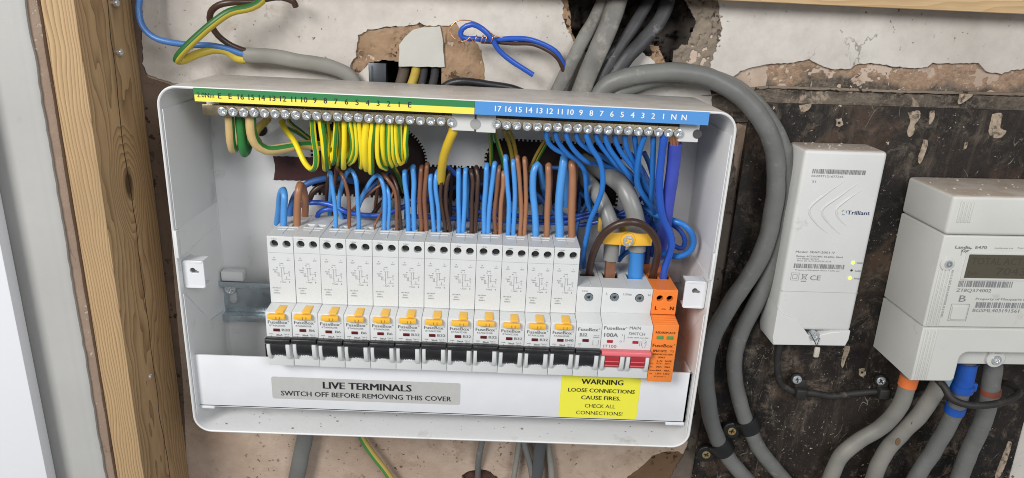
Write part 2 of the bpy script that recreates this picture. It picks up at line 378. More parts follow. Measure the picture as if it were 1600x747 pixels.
_tc = {}
def text_mesh(body, bold=0.):
    key = body
    if key not in _tc:
        cu = bpy.data.curves.new('t', 'FONT'); cu.body = body; cu.resolution_u = 2; cu.size = 1
        ob = bpy.data.objects.new('t', cu); me = bpy.data.meshes.new_from_object(ob)
        vs = np.zeros(len(me.vertices) * 3); me.vertices.foreach_get('co', vs); vs = vs.reshape(-1, 3)[:, :2].copy()
        fs = [tuple(p.vertices) for p in me.polygons]
        bpy.data.objects.remove(ob); bpy.data.curves.remove(cu); bpy.data.meshes.remove(me)
        _tc[key] = (vs, fs, vs[:, 0].min(), vs[:, 0].max())
    return _tc[key]
def text(mb, body, cx, cz, y, h, width=None, bold=0., mi=0, rot=0., left=False):
    vs, fs, x0, x1 = text_mesh(body, bold)
    sy = h / .70; sx = sy if width is None else width / (x1 - x0)
    if bold:
        for k, sh in enumerate((-bold, bold)):
            text(mb, body, cx + sh * sy * 1.6, cz, y - .00002 * (k + 1), h, width, 0., mi, rot, left)
    out = []
    for x, z in vs:
        X = (x - x0 if left else x - (x0 + x1) / 2) * sx; Z = (z - .35) * sy
        if rot: X, Z = X * math.cos(rot) - Z * math.sin(rot), X * math.sin(rot) + Z * math.cos(rot)
        out.append((cx + X, y, cz + Z))
    return mb.add(out, fs, mi)
def barcode(mb, x0, x1, z0, z1, y, seed=3, unit=.00035, mi=0):
    r = random.Random(seed); x = x0
    while x < x1:
        wd = unit * r.choice((1, 1, 2, 3)); mb.add([(x, y, z0), (min(x + wd, x1), y, z0), (min(x + wd, x1), y, z1), (x, y, z1)], [(0, 1, 2, 3)], mi)
        x += wd + unit * r.choice((1, 1, 2))
def line2(mb, x0, z0, x1, z1, y, t=.00012, mi=0):
    d = Vector((x1 - x0, z1 - z0)); n = Vector((-d.y, d.x)).normalized() * t / 2
    mb.add([(x0 + n.x, y, z0 + n.y), (x1 + n.x, y, z1 + n.y), (x1 - n.x, y, z1 - n.y), (x0 - n.x, y, z0 - n.y)], [(0, 1, 2, 3)], mi)

def spline(P, per=.003):
    P = [Vector(p) for p in P]; out = []
    Q = [P[0] * 2 - P[1]] + P + [P[-1] * 2 - P[-2]]
    for i in range(1, len(Q) - 2):
        p0, p1, p2, p3 = Q[i - 1:i + 3]; n = max(2, min(24, int((p2 - p1).length / per)))
        d1 = max((p1 - p0).length, 1e-6) ** .5; d2 = max((p2 - p1).length, 1e-6) ** .5; d3 = max((p3 - p2).length, 1e-6) ** .5
        m1 = (p2 - p1 + ((p1 - p0) / d1 - (p2 - p0) / (d1 + d2)) * d2); m2 = (p2 - p1 + ((p3 - p2) / d3 - (p3 - p1) / (d2 + d3)) * d2)
        for j in range(n):
            t = j / n; t2 = t * t; t3 = t2 * t
            out.append(p1 * (2 * t3 - 3 * t2 + 1) + m1 * (t3 - 2 * t2 + t) + p2 * (-2 * t3 + 3 * t2) + m2 * (t3 - t2))
    out.append(P[-1]); return out
def tube(mb, P, r, n=12, stripe=None, twist=0., phase=0., flat=None, mi=0, raw=False, sm=1):
    """stripe = faces (of n) coloured with the second material; flat = (squash, axis) makes an oval section"""
    S = P if raw else spline(P); t = [(S[min(i + 1, len(S) - 1)] - S[max(i - 1, 0)]).normalized() for i in range(len(S))]
    u = t[0].cross(Vector((0, 1, 0)));
    if u.length < .1: u = t[0].cross(Vector((1, 0, 0)))
    u.normalize(); vs = []; fs = []; ms = []; dist = 0
    for i, p in enumerate(S):
        if i: dist += (S[i] - S[i - 1]).length
        u = (u - t[i] * u.dot(t[i])).normalized(); v = t[i].cross(u); tw = twist * dist * 40 + phase
        rr = r(i / (len(S) - 1)) if callable(r) else r
        for k in range(n):
            a = 2 * math.pi * k / n + tw; off = u * math.cos(a) * rr + v * math.sin(a) * rr
            if flat:
                ax = Vector(flat[1]).normalized(); off = off - ax * off.dot(ax) * (1 - flat[0])
            vs.append(p + off)
    for i in range(len(S) - 1):
        for k in range(n):
            k2 = (k + 1) % n; fs.append((i * n + k, i * n + k2, (i + 1) * n + k2, (i + 1) * n + k)); ms.append(sm if stripe and k in stripe else mi)
    fs.append(tuple(range(n - 1, -1, -1))); ms.append(mi); o = (len(S) - 1) * n; fs.append(tuple(range(o, o + n))); ms.append(mi)
    b = len(mb.v); mb.v += [tuple(x) for x in vs]; mb.f += [tuple(i + b for i in f) for f in fs]; mb.m += ms
    return mb
def wire(name, mats, pts, d, label, cat='wire', group=None, stripe=None, twist=0., phase=0., flat=None, n=12, parent=None):
    W = [U(*p) if len(p) == 3 else Vector(p[:3]) for p in pts]
    r = d / 2 * depth(W[0]) / F
    if len(pts[-1]) == 3 and (pts[-1][1] >= 745 or pts[-1][1] <= -14) and pts[-1][2] < .015: W.append(W[-1] + (W[-1] - W[-2]).normalized() * .16)
    S = spline(W); L0 = 0; off = rnd.uniform(0, 99); big = r > .004; from mathutils import noise
    for i in range(1, len(S)):
        L0 += (S[i] - W[0]).length * 0 + .003
        q = Vector((noise.noise((L0 * 55, off, 0)), noise.noise((L0 * 55, off, 5)), noise.noise((L0 * 55, off, 9)))) * (.0007 if big else .0005)
        S[i] = S[i] + q * min(1, i / 3, (len(S) - 1 - i) / 3 + .2)
    nr = [1 + .05 * noise.noise((i * .35, off, 2)) for i in range(len(S))]
    mb = MB(); tube(mb, S, (lambda t: r * nr[int(round(t * (len(S) - 1)))]), n, stripe, twist, phase, flat, raw=True)
    o = mb.build(name, mats, parent, angle=80)
    if parent is None: tag(o, label, cat, group)
    return o

def screw_mesh():
    me = bpy.data.meshes.new('screw_head'); R = [0.001, .1, .17, .24, .34, .45, .56, .66, .72, .80, .92, 1.0]; n = 48; vs = []; fs = []
    for r in R:
        for k in range(n):
            a = 2 * math.pi * k / n; x = r * math.cos(a); z = r * math.sin(a); y = -.12 * (1 - r * r)
            if min(abs(x), abs(z)) < .15 and r < .7: y = .38 - .3 * r
            elif abs(abs(x) - abs(z)) < .12 and r < .5: y = .08
            if r == 1.0: y = .10
            vs.append((x, y, z))
    for k in range(n): a = 2 * math.pi * k / n; vs.append((math.cos(a), 1.0, math.sin(a)))
    for i in range(len(R)):
        for k in range(n): fs.append((i * n + k, i * n + (k + 1) % n, (i + 1) * n + (k + 1) % n, (i + 1) * n + k))
    fs.append(tuple(range(n - 1, -1, -1)))
    me.from_pydata(vs, [], fs); me.update(); bm = bmesh.new(); bm.from_mesh(me); bmesh.ops.recalc_face_normals(bm, faces=bm.faces); bm.to_mesh(me); bm.free()
    me.shade_smooth(); me.set_sharp_from_angle(angle=math.radians(30)); return me
SCREW = {}
def screw(parent, loc, r, mt=steel, name='screw', rot=None, normal=None):
    if mt.name not in SCREW:
        SCREW[mt.name] = screw_mesh(); SCREW[mt.name].materials.append(mt)
    o = link(name, SCREW[mt.name], parent); o.location = loc; o.scale = (r, r, r)
    a = rnd.uniform(0, 1.57) if rot is None else rot
    if normal == 'x': o.rotation_euler = Matrix.Rotation(math.radians(90), 3, 'Z').to_euler(); o.rotation_euler.x = 0
    else: o.rotation_euler = (0, a, 0)
    return o

# ================================================================== SETTING
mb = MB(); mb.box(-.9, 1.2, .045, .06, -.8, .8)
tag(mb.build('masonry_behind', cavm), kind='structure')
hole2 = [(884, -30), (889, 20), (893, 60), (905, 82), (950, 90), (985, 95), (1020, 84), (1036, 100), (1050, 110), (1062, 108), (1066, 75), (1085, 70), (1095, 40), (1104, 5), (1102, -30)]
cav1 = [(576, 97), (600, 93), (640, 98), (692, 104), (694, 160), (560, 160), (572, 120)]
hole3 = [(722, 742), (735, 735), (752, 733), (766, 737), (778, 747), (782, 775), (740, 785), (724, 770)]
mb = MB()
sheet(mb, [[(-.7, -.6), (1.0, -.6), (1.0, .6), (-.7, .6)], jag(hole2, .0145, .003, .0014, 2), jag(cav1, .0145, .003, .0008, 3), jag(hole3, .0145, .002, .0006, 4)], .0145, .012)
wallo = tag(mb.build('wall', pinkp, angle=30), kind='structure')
# painted skim coat: everything that is still covered
hole1 = [(556, 90), (560, 55), (575, 47), (600, 43), (640, 40), (656, 36), (672, 41), (700, 40), (712, 36), (722, 52), (735, 60), (745, 67), (752, 80), (756, 100), (757, 118), (756, 150),
         (548, 150), (550, 128), (548, 98)]
skim_edge = [(222, -60), (222, 60), (223, 100), (232, 118), (262, 128), (300, 138), (300, 175), (1115, 175), (1108, 128), (1145, 121), (1157, 112), (1171, 107), (1200, 101), (1240, 98), (1265, 93), (1280, 100),
             (1300, 109), (1330, 107), (1340, 100), (1370, 99), (1395, 104), (1430, 107), (1450, 105), (1458, 99), (1530, 99), (1540, 112), (1565, 116), (1580, 110), (1600, 108), (1700, 108), (1700, -60)]
h2 = [(866, -30), (880, 8), (882, 22), (886, 45), (896, 64), (915, 85), (960, 95), (1005, 82), (1020, 90), (1028, 104), (1034, 118), (1104, 120), (1118, 80), (1128, 50), (1124, 12), (1120, -30)]
mb = MB(); sheet(mb, [jag(skim_edge, WALL, .0022, .0005, 5), jag(hole1, WALL, .002, .0006, 6), jag(h2, WALL, .0016, .0010, 7)], WALL, .0024, .0003)
mb.build('painted_skim_coat', skim, wallo, angle=30)
mb = MB(); sheet(mb, [jag([(1600, 655), (1574, 760), (1700, 800), (1760, 655)], WALL, .003, .0006, 8)], WALL + .0005, .002, .0003)
mb.build('painted_skim_coat', skim, wallo, angle=30)
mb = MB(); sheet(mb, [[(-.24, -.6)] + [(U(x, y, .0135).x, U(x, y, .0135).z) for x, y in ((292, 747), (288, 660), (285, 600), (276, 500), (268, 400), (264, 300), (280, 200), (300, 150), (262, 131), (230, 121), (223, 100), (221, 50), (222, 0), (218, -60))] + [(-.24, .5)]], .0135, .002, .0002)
mb.build('unpainted_shade_strip', mat_plaster('shaded_bare_plaster', (.20, .14, .10), (.13, .09, .065), .62, (.05, .03, .02), .8), wallo, angle=30)  # bare wall beside the post, its brown deepened with the post's shade
mb = MB(); sheet(mb, [jag([(715, 725), (790, 725), (795, 790), (715, 790)], .02, .003, .0006, 61)], .0200, .003, .0002); mb.build('hole_lining', mat('dark_brown_lining', (.060, .026, .018), .7, var=.6, vscale=150, bump=1, bscale=200), wallo)  # dark brown plate set inside the low wall hole
# rough broken patch inside the first hole, displaced grid
def rough_patch(name, mt, poly, Y, amp, seed, nx=90, nz=50):
    P = [U(x, y, Y) for x, y in poly]; xs = [p.x for p in P]; zs = [p.z for p in P]; x0, x1, z0, z1 = min(xs), max(xs), min(zs), max(zs)
    from mathutils import noise
    def inside(x, z):
        c = False
        for i in range(len(P)):
            a, b = P[i], P[i - 1]
            if (a.z > z) != (b.z > z) and x < (b.x - a.x) * (z - a.z) / (b.z - a.z) + a.x: c = not c
        return c
    mb = MB(); idx = {}
    for i in range(nx + 1):
        for j in range(nz + 1):
            x = x0 + (x1 - x0) * i / nx; z = z0 + (z1 - z0) * j / nz
            d = noise.fractal(Vector((x * 90 + seed, z * 90, 0)), 1.0, 2.0, 5) * amp + noise.noise(Vector((x * 30, z * 30 + seed, 3))) * amp * 1.2
            d += max(0, noise.noise(Vector((x * 420, z * 420, seed))) - .25) * amp * 2.2
            idx[i, j] = len(mb.v); mb.v.append((x, Y + d, z))
    for i in range(nx):
        for j in range(nz):
            if inside(x0 + (x1 - x0) * (i + .5) / nx, z0 + (z1 - z0) * (j + .5) / nz):
                mb.f.append((idx[i, j], idx[i + 1, j], idx[i + 1, j + 1], idx[i, j + 1])); mb.m.append(0)
    return mb.build(name, mt, wallo, angle=60)
rough_patch('broken_plaster', roughp, [(553, 50), (700, 33), (690, 104), (640, 98), (600, 93), (574, 99), (566, 112), (551, 110)], .0133, .0011, 3.3)
rough_patch('broken_plaster', roughp, [(655, 36), (712, 30), (725, 50), (760, 75), (762, 160), (690, 160), (690, 40)], .0133, .0011, 8.1)
rough_patch('broken_plaster', mat_plaster('crumbling_grey_mortar', (.25, .205, .16), (.13, .105, .08), .58, (.04, .03, .02), 1.0), [(1060, -20), (1128, -20), (1130, 50), (1120, 80), (1106, 128), (1050, 128), (1052, 80), (1075, 70), (1088, 35)], .0128, .0020, 5.7, 50, 90)
rough_patch('broken_plaster', roughp, [(1015, 70), (1028, 72), (1040, 98), (1052, 108), (1060, 128), (1030, 128), (1020, 92)], .0128, .0012, 1.7, 40, 40)
rough_patch('broken_plaster', roughp, [(866, -30), (884, -30), (893, 50), (906, 75), (890, 66), (880, 30), (874, 10)], .0128, .0012, 2.7, 40, 60)
mb = MB(); sheet(mb, [jag([(623, 104), (624, 70), (632, 58), (645, 47), (660, 43), (688, 41), (692, 60), (693, 80), (695, 105)], .0118, .003, .0002, 9)], .0114, .004, .0003)
mb.build('filler_patch', smooth, wallo)
mb = MB(); sheet(mb, [jag([(552, 125), (576, 100), (577, 135), (552, 140)], .0118, .003, .0003, 19)], .0122, .004, .0002); mb.build('filler_patch', skim, wallo)
mb = MB(); sheet(mb, [jag([(968, 760), (985, 742), (1005, 728), (1020, 712), (1040, 706), (1062, 706), (1075, 716), (1080, 760)], .014, .002, .0006, 11)], .0140, .002, .0002)
mb.build('damp_patch', damp, wallo)
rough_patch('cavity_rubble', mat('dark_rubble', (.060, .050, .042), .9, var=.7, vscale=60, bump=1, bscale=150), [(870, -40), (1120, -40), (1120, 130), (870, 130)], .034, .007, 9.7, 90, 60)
# old grimy band above the board
rough_patch('grimy_plaster_band', bandm, [(1120, 90), (1700, 90), (1700, 205), (1100, 195)], .0142, .0008, 4.4, 260, 60)
mb = MB(); sheet(mb, [jag([(1095, 150), (1200, 134), (1400, 141), (1600, 145), (1700, 150), (1700, 153), (1600, 150), (1400, 145), (1200, 138), (1110, 150)], .0115, .003, .0003, 13)], .0116, .003, .0004)
mb.build('plaster_ridge', mat_plaster('crusty_ridge', (.28, .23, .18), (.16, .12, .09), .6, (.04, .03, .02), 1), wallo, angle=30)
mb = MB(); sheet(mb, [jag([(1100, 147), (1200, 140), (1400, 147), (1600, 152), (1700, 156), (1700, 205), (1100, 190)], .0125, .0025, .0007, 15)], .0122, .003, .0004)
mb.build('grimy_plaster_band', bandm, wallo, angle=30)
# meter board
B = tag(MB().build('meter_board', boardm), 'dark tarred meter board covered in scuffs, dust and cream paint drips', 'board')
bpy.data.objects.remove(B)
mb = MB(); bl = U(1150, 320, .009).x
tl = U(1176, 160, .009); tr = U(1600, 177, .009); r1 = U(1600, 660, .009); r2 = U(1575, 747, .009)
ol = [(bl, -.5), (r2.x + .01, -.5), (r2.x + .001, r2.z), (r1.x, r1.z), (r1.x - .001, tr.z + .003), (tl.x, tl.z)]
sheet(mb, [ol], .009, .006, .0004); B = tag(mb.build('meter_board', boardm, angle=30), 'dark tarred meter board covered in scuffs, dust and cream paint drips', 'board')
mb = MB(); sheet(mb, [jag([(1108, 230), (1148, 240), (1151, 320), (1140, 420), (1112, 560), (1085, 760), (1040, 760), (1075, 700), (1100, 520), (1120, 380)], .012, .0022, .0007, 14)], .0125, .003, .0004)
mb.build('crumbling_wall_edge', mat_plaster('old_grey_render', (.15, .12, .095), (.075, .06, .048), .6, (.02, .015, .01), 1, (.26, .21, .16), (.58, .68)), wallo, angle=30)
for pts, sd in (([(1418, 176), (1436, 173), (1437, 185), (1429, 195), (1428, 208), (1420, 214), (1417, 206), (1422, 190)], 1), ([(1452, 175), (1460, 172), (1457, 190), (1452, 195)], 2),
            ([(1443, 218), (1449, 219), (1445, 240), (1437, 256), (1434, 250)], 3), ([(1550, 178), (1565, 177), (1563, 200), (1572, 205), (1566, 213), (1556, 216), (1545, 209), (1547, 192)], 4),
            ([(1248, 165), (1268, 163), (1262, 172), (1252, 176)], 5), ([(1508, 222), (1512, 222), (1509, 232), (1504, 234)], 6), ([(1320, 540), (1328, 541), (1322, 560), (1316, 575), (1314, 570)], 7),
            ([(1575, 690), (1580, 690), (1560, 747), (1555, 747)], 8), ([(1499, 147), (1520, 148), (1505, 160), (1497, 163)], 9)):
    W3 = [Vector((U(x, y, .009).x, U(x, y, .009).z, 0)) for x, y in pts]; W3 = spline(W3 + [W3[0]], .0012)[:-1]; r3 = random.Random(sd)
    mb = MB(); sheet(mb, [[(q.x + r3.uniform(-.0002, .0002), q.y + r3.uniform(-.0002, .0002)) for q in W3]], .0086, .0006, .0001); mb.build('paint_drip', drip, B)
for px, py in ((1311, 192), (1347, 582)):       # old screw holes with a tan rim
    c = U(px, py, .0086); mb = MB(); sheet(mb, [jag([(px - 5, py - 6), (px + 4, py - 7), (px + 6, py + 3), (px + 1, py + 7), (px - 5, py + 4)], .009, .001, .0004, px)], .0087, .0005); mb.cyl((c.x, .0083, c.z), .0011, (0, .002, 0), 10, mi=1)
    mb.build('old_screw_hole', [drip, holem], B)

# timber post, side wall
WX = -.2565
mb = MB(); mb.box(-.2557, -.2351, -.058, .0118, -.5, .4)
post = tag(mb.build('timber_post', woodm, bevel=.0006), 'knotty pine post standing upright beside the consumer unit', 'post')
for px, py, L_ in ((176, 4, .0045), (182, 81, .0045), (236, 588, .001)):
    p = UX(px - 2, py, -.2351)
    o = screw(post, (p.x + L_, p.y, p.z), .0024, steel, 'protruding_screw', normal='x')
    mb = MB(); mb.cyl((p.x, p.y, p.z), .0012, (L_ + .0005, 0, 0), 12); mb.build('screw_shank', steel, post)
def edge_x(p0, Y): return U(p0[0], p0[1], Y).x
def wavy_board(name, mt, x0, x1, yf_, yb2, amp, prof=None, seed=4):
    r_ = random.Random(seed); mb = MB(); zs = [-.6 + i * .006 for i in range(184)]
    prof = prof or [(x0, yf_), (x1 - .001, yf_), (x1, yf_ + .0006)]
    P = prof + [(prof[-1][0], yb2), (x0, yb2)]; n_ = len(P); sm = 0
    for z in zs:
        sm = sm * .6 + r_.uniform(-amp, amp)
        for k, (x, y) in enumerate(P): mb.v.append((x + (sm if len(prof) - 2 <= k < len(prof) + 1 else 0), y, z))
    for i in range(len(zs) - 1):
        for k in range(n_): mb.f.append((i * n_ + k, i * n_ + (k + 1) % n_, (i + 1) * n_ + (k + 1) % n_, (i + 1) * n_ + k)); mb.m.append(0)
    return mb.build(name, mt, angle=35)
xb = (edge_x((60, 0), -.058) + edge_x((175, 747), -.058)) / 2
tag(wavy_board('bare_wall_strip', tanedge, -.42, xb, -.0575, .012, .0002), kind='structure')
xg = (edge_x((30, 0), -.064) + edge_x((159, 747), -.064)) / 2
pr = [(-.42, -.0600), (xg - .014, -.0600), (xg - .0105, -.0605), (xg - .008, -.0607), (xg - .0062, -.0602), (xg - .0045, -.0603), (xg - .0012, -.0602), (xg, -.0596)]
tag(wavy_board('painted_architrave', painted, -.42, xg, -.064, -.0577, .00045, pr, 9), 'grey painted architrave with a flaking edge beside the pine post', 'architrave')
xw = (edge_x((0, 370), -.075) + edge_x((72, 747), -.075)) / 2
mb = MB(); mb.box(-.5, xw, -.075, -.0652, -.6, .5)
tag(mb.build('white_door_lining', brightw, bevel=.001), 'freshly painted bright white lining at the far left edge', 'lining')
# lintel batten
p0 = U(1120, 0, -.006); p1 = U(1600, 22, -.006)
mb = MB(); mb.add([(p0.x - .4, y, p0.z - .4 * (p1.z - p0.z) / (p1.x - p0.x) + dz) for y in (-.006, .0118) for dz in (0, .05)] + [(p1.x + .3, y, p1.z + .3 * (p1.z - p0.z) / (p1.x - p0.x) + dz) for y in (-.006, .0118) for dz in (0, .05)],
       [(0, 1, 3, 2), (4, 6, 7, 5), (0, 4, 5, 1), (2, 3, 7, 6), (0, 2, 6, 4), (1, 5, 7, 3)])
woodh2 = woodh
tag(mb.build('timber_batten', woodh, bevel=.0006), 'pale pine batten running level along the top of the wall', 'batten')

# ================================================================== CONSUMER UNIT ENCLOSURE
h, g = EW / 2, EH / 2
CU = thing('consumer_unit', 'open white plastic consumer unit enclosure with its cover taken off', 'electrical enclosure')
def ringloop(inset, y, r): return [(x, y, z) for x, z in rrect(-h + inset, h - inset, -g + inset, g - inset, r, 8)]
loops = [ringloop(.0015, .0, .0115), ringloop(.0002, -.004, .0128), ringloop(0, -ED + .0016, .013), ringloop(.0003, -ED + .0004, .0127), ringloop(.0010, -ED, .012), ringloop(.0017, -ED + .0004, .0113),
         ringloop(.0020, -ED + .0016, .011), ringloop(.0022, -.003, .0108)]
mb = MB(); n = len(loops[0])
for l in loops: mb.v += l
for i in range(len(loops) - 1):
    for k in range(n): mb.f.append((i * n + k, i * n + (k + 1) % n, (i + 1) * n + (k + 1) % n, (i + 1) * n + k)); mb.m.append(0)
mb.build('shell', plastic, CU, angle=40)
def castle(pts, inward, step=.0033, depth_=.0016):
    P = [Vector(p) for p in pts]; out = []
    for i, p in enumerate(P):
        q = P[(i + 1) % len(P)]; d = (q - p); L_ = d.length; k = max(1, round(L_ / step)); nrm = Vector((-d.y, d.x)).normalized() * depth_ * inward
        for j in range(k):
            a = p + d * (j / k); b = p + d * ((j + .62) / k); out += [tuple(a), tuple(b), tuple(b + nrm), tuple(p + d * ((j + 1) / k) + nrm)]
    return out
arc = [(-.050 + .0287 * math.cos(math.radians(a)), .066 + .0287 * math.sin(math.radians(a))) for a in range(90, -10, -10)]
open_ = [(-.1085, .038), (-.1085, .0947)] + arc + [(.0212, .0663), (.0212, .075), (.026, .085), (.034, .0883), (.125, .0883), (.125, .038)]
small = circle(-.093, .0905, .006, 20)
mb = MB(); sheet(mb, [[(x, z) for x, y, z in ringloop(.0018, 0, .011)], castle(open_, -1)], -.003, .002, 0)
mb.build('back_panel', plastic, CU, angle=30)
mb = MB(); mb.cyl((*U(408, 203, -.0032),), .0045, (0, -.001, 0), 24); mb.build('round_boss', blackp, CU)
mb = MB(); mb.box(-.13, .15, .004, .006, .03, .1); mb.build('dark_backing', mat('dark_maroon_backing', (.028, .010, .009), .7), CU)  # maroon backing, colour darkened to carry the shade deep behind the wires
mb = MB(); sheet(mb, [jag([(427, 244), (505, 246), (515, 283), (428, 281), (430, 262)], -.003, .002, .0003, 33)], -.0036, .0005); mb.build('maroon_tape', maroon, CU)
mb = MB(); p = U(419, 548, -.004); mb.box(p.x - .002, p.x + .002, -.0045, -.003, p.z - .006, p.z + .006); mb.build('maroon_tape', maroon, CU)
# side panels and the raised outline round each cover clip
for sgn in (-1, 1):
    xi = sgn * (h - .0022); mb = MB()
    def plate(poly, t=.0007):
        mb.add([(xi, y, z) for y, z in poly] + [(xi - sgn * t, y, z) for y, z in poly],
               [tuple(range(len(poly))), tuple(range(2 * len(poly) - 1, len(poly) - 1, -1))] + [(i, (i + 1) % len(poly), len(poly) + (i + 1) % len(poly), len(poly) + i) for i in range(len(poly))])
    plate([(-.0745, .0305), (-.006, .0305), (-.006, .110), (-.0745, .110)])
    plate([(-.0745, -.112), (-.0745, -.016), (-.0374, -.054), (-.012, -.057), (-.012, -.112)])
    mb.build('side_panel', plastic, CU, bevel=.0002)
    mb = MB()
    for (y0, z0), (y1, z1) in ((((-.006, .0290)), (-.006, .0131)), ((-.006, .0131), (-.0725, .0092)), ((-.0735, .008), (-.0735, .0)), ((-.072, -.016), (-.0374, -.0534)), ((-.0374, -.0534), (-.0154, -.0556)), ((-.0035, .1), (-.0035, .035)), ((-.0035, .0), (-.0035, -.1))):
        tube(mb, [(xi, y0, z0), (xi, y1, z1)], .00035, 6, raw=False)
    mb.build('moulded_rib', plastic, CU)
    mb = MB(); mb.box(xi - sgn * .0012, xi + sgn * .0006, -ED - .0004, -ED + .004, .0108, .0300) if sgn < 0 else mb.box(xi - .0012, xi + .0006, -ED - .0004, -ED + .004, .0108, .030)
    mb.build('rim_latch', plastic, CU, bevel=.0003)
# cover clips
for (x0, x1, zt, zb, sgn) in ((-.1805, -.1661, .0073, -.0128, 1), (.1650, .1805, .0073, -.0132, -1)):
    ks = circle((x0 + x1) / 2 - .0005, .0002, .0019, 16)
    k2 = [(ks[i][0] + (.0022 if i in (14, 15, 0) else 0), ks[i][1] - (.0006 if i in (14, 15, 0) else 0)) for i in range(16)]
    mb = MB(); sheet(mb, [rrect(x0, x1, zb, zt, .0016), k2], -.0712, .0018, .0003)
    mb.box(x0 + .0010, x1 - .0010, -.0716, -.060, zt - .0014, zt - .0004); mb.box(x0 + .0010, x1 - .0010, -.0716, -.060, zb + .0004, zb + .0014)
    mb.box(x0 if sgn > 0 else x1 - .0015, x0 + .0015 if sgn > 0 else x1, -.069, -.056, zb + .001, zt - .001)
    c = mb.build('cover_clip', plastic2, CU, angle=40)
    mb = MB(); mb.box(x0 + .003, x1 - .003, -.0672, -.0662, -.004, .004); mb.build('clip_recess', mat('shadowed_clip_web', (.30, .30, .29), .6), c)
# label strips at the top rim
YS = -.0770; zt, zb, zm = .1245, .1163, .1204
mb = MB(); mb.box(-.1588, .0152, YS, YS + .0012, zm, zt); gs = mb.build('label_strip', green_l, CU); gs['label'] = 'green upper half of the label strip over the earth screws'
mb = MB(); mb.box(-.1585, .0152, YS, YS + .0012, zb, zm); ys = mb.build('label_strip', yellow_l, CU); ys['label'] = 'yellow lower half of the label strip over the earth screws'
mb = MB(); mb.box(.0154, .1635, YS, YS + .0012, zb, zt); bs = mb.build('label_strip', blue_l, CU); bs['label'] = 'blue label strip over the neutral screws'
mb = MB(); zc = (zt + zb) / 2
text(mb, '2.0Nm', U(321, 147, YS).x, zc, YS - .0001, .0030, .0104, .006)
for i, s in enumerate(['E', 'E'] + [str(k) for k in range(16, 0, -1)] + ['E']):
    text(mb, s, U(344 + i * 16.45, 160, YS).x, zc, YS - .0001, .0034, None, .008)
mb.build('lettering', inkb, ys)
mb = MB()
for i, s in enumerate([str(k) for k in range(17, 0, -1)] + ['N', 'N']):
    text(mb, s, U(778 + i * 16.2, 178, YS).x, zc + .0002, YS - .0001, .0035, None, .012)
mb.build('lettering', inkw, bs)
# white carriers of the bars
YB = -.064
mb = MB()
sheet(mb, [rrect(-.1560, -.1480, .1120, .1160, .0006)], YB - .002, .02); sheet(mb, [[(.0005, .104), (.0005, .1150), (.0152, .1150), (.0152, .104)] + circle(.0152, .1085, .0042, 16)[4:13][::-1][0:0]], YB - .004, .006, .0003)
sheet(mb, [rrect(.0164, .0290, .1035, .1150, .0004)], YB - .004, .006, .0003); sheet(mb, [rrect(.1480, .1610, .1035, .1150, .0004)], YB - .004, .006, .0003)
mb.box(-.156, .159, YB + .004, YB + .010, .106, .116)
mb.build('bar_carrier', hubm, CU, angle=40)
gp = mat('greyed_plastic', (.33, .33, .32), .5)
mb = MB(); mb.cyl((.0158, YB - .0038, .1087), .0034, (0, -.0006, 0), 24); mb.build('carrier_boss', gp, CU)
mb = MB(); mb.cyl((.1600, YB - .0038, .1090), .0030, (0, -.0006, 0), 24); mb.build('carrier_boss', mat('dark_grey_plastic', (.06, .06, .06), .5), CU)
for xa_, xb_ in ((-.1475, .0010), (.0285, .1485)):  # dark bars standing in for the shade in the gap above each brass bar
    mb = MB(); mb.box(xa_, xb_, YB - .0025, YB + .004, .1128, .1150)
    for k in range(int((xb_ - xa_) / .0066)): mb.box(xa_ + k * .0066 + .001, xa_ + k * .0066 + .0022, YB - .0032, YB - .0024, .1130, .1148)
    mb.build('slot_shade_row', mat('slot_shade', (.045, .035, .025), .5), CU)

# ---- earth and neutral bars
def bar(name, label, x0, n_, pitch, xl, xr, zc_):
    T = thing(name, label, 'terminal bar', (x0, YB, zc_))
    mb = MB(); z_ = .0036
    mb.box(xl - x0, xr - x0, -.0035, .0035, -z_, z_); mb.build('brass_bar', brass, T, bevel=.0003)
    for i in range(n_):
        screw(T, (i * pitch, -.0058 + rnd.uniform(-.0004, .0004), rnd.uniform(-.0003, .0002) - .0002), .00292, steel)
    return T
e0 = U(347, 173, YB - .006); e1 = U(705, 191, YB - .006); n0 = U(776, 194.5, YB - .006); n1 = U(1061, 207.5, YB - .006)
bar('earth_bar', 'long brass earth bar with a row of screws under the green and yellow strip', e0.x, 23, (e1.x - e0.x) / 22, U(316, 170, YB - .0035).x, e1.x + .0032, (e0.z + e1.z) / 2)
bar('neutral_bar', 'shorter brass neutral bar with a row of screws under the blue strip', n0.x, 19, (n1.x - n0.x) / 18, n0.x - .0034, n1.x + .0026, (n0.z + n1.z) / 2)

# ---- DIN rail
mb = MB(); T = thing('din_rail', 'zinc plated steel rail carrying the row of breakers', 'mounting rail')
xa, xb = -.1808, .176
sheet(mb, [[(xa, -.0605), (xb, -.0605), (xb, -.0345), (xa, -.0345)], rrect(-.1765, -.1695, -.0530, -.0395, .0034)], -.008, .001)
for z0, z1 in ((-.0345, -.0355), (-.0605, -.0595)): mb.box(xa, xb, -.0155, -.0071, min(z0, z1), max(z0, z1))
mb.box(xa, xb, -.0160, -.0150, -.0355, -.0312); mb.box(xa, xb, -.0160, -.0150, -.0645, -.0595)
mb.build('rail', zinc, T, bevel=.0003)
p = U(361, 451, -.010); screw(T, (p.x, -.0118, p.z), .0044, steel)
mb = MB(); p0 = U(345, 424, -.013); p1 = U(380, 440, -.013); mb.box(p0.x, p1.x, -.0135, -.004, p1.z, p0.z); mb.build('rail_bracket', plastic, T, bevel=.0006)
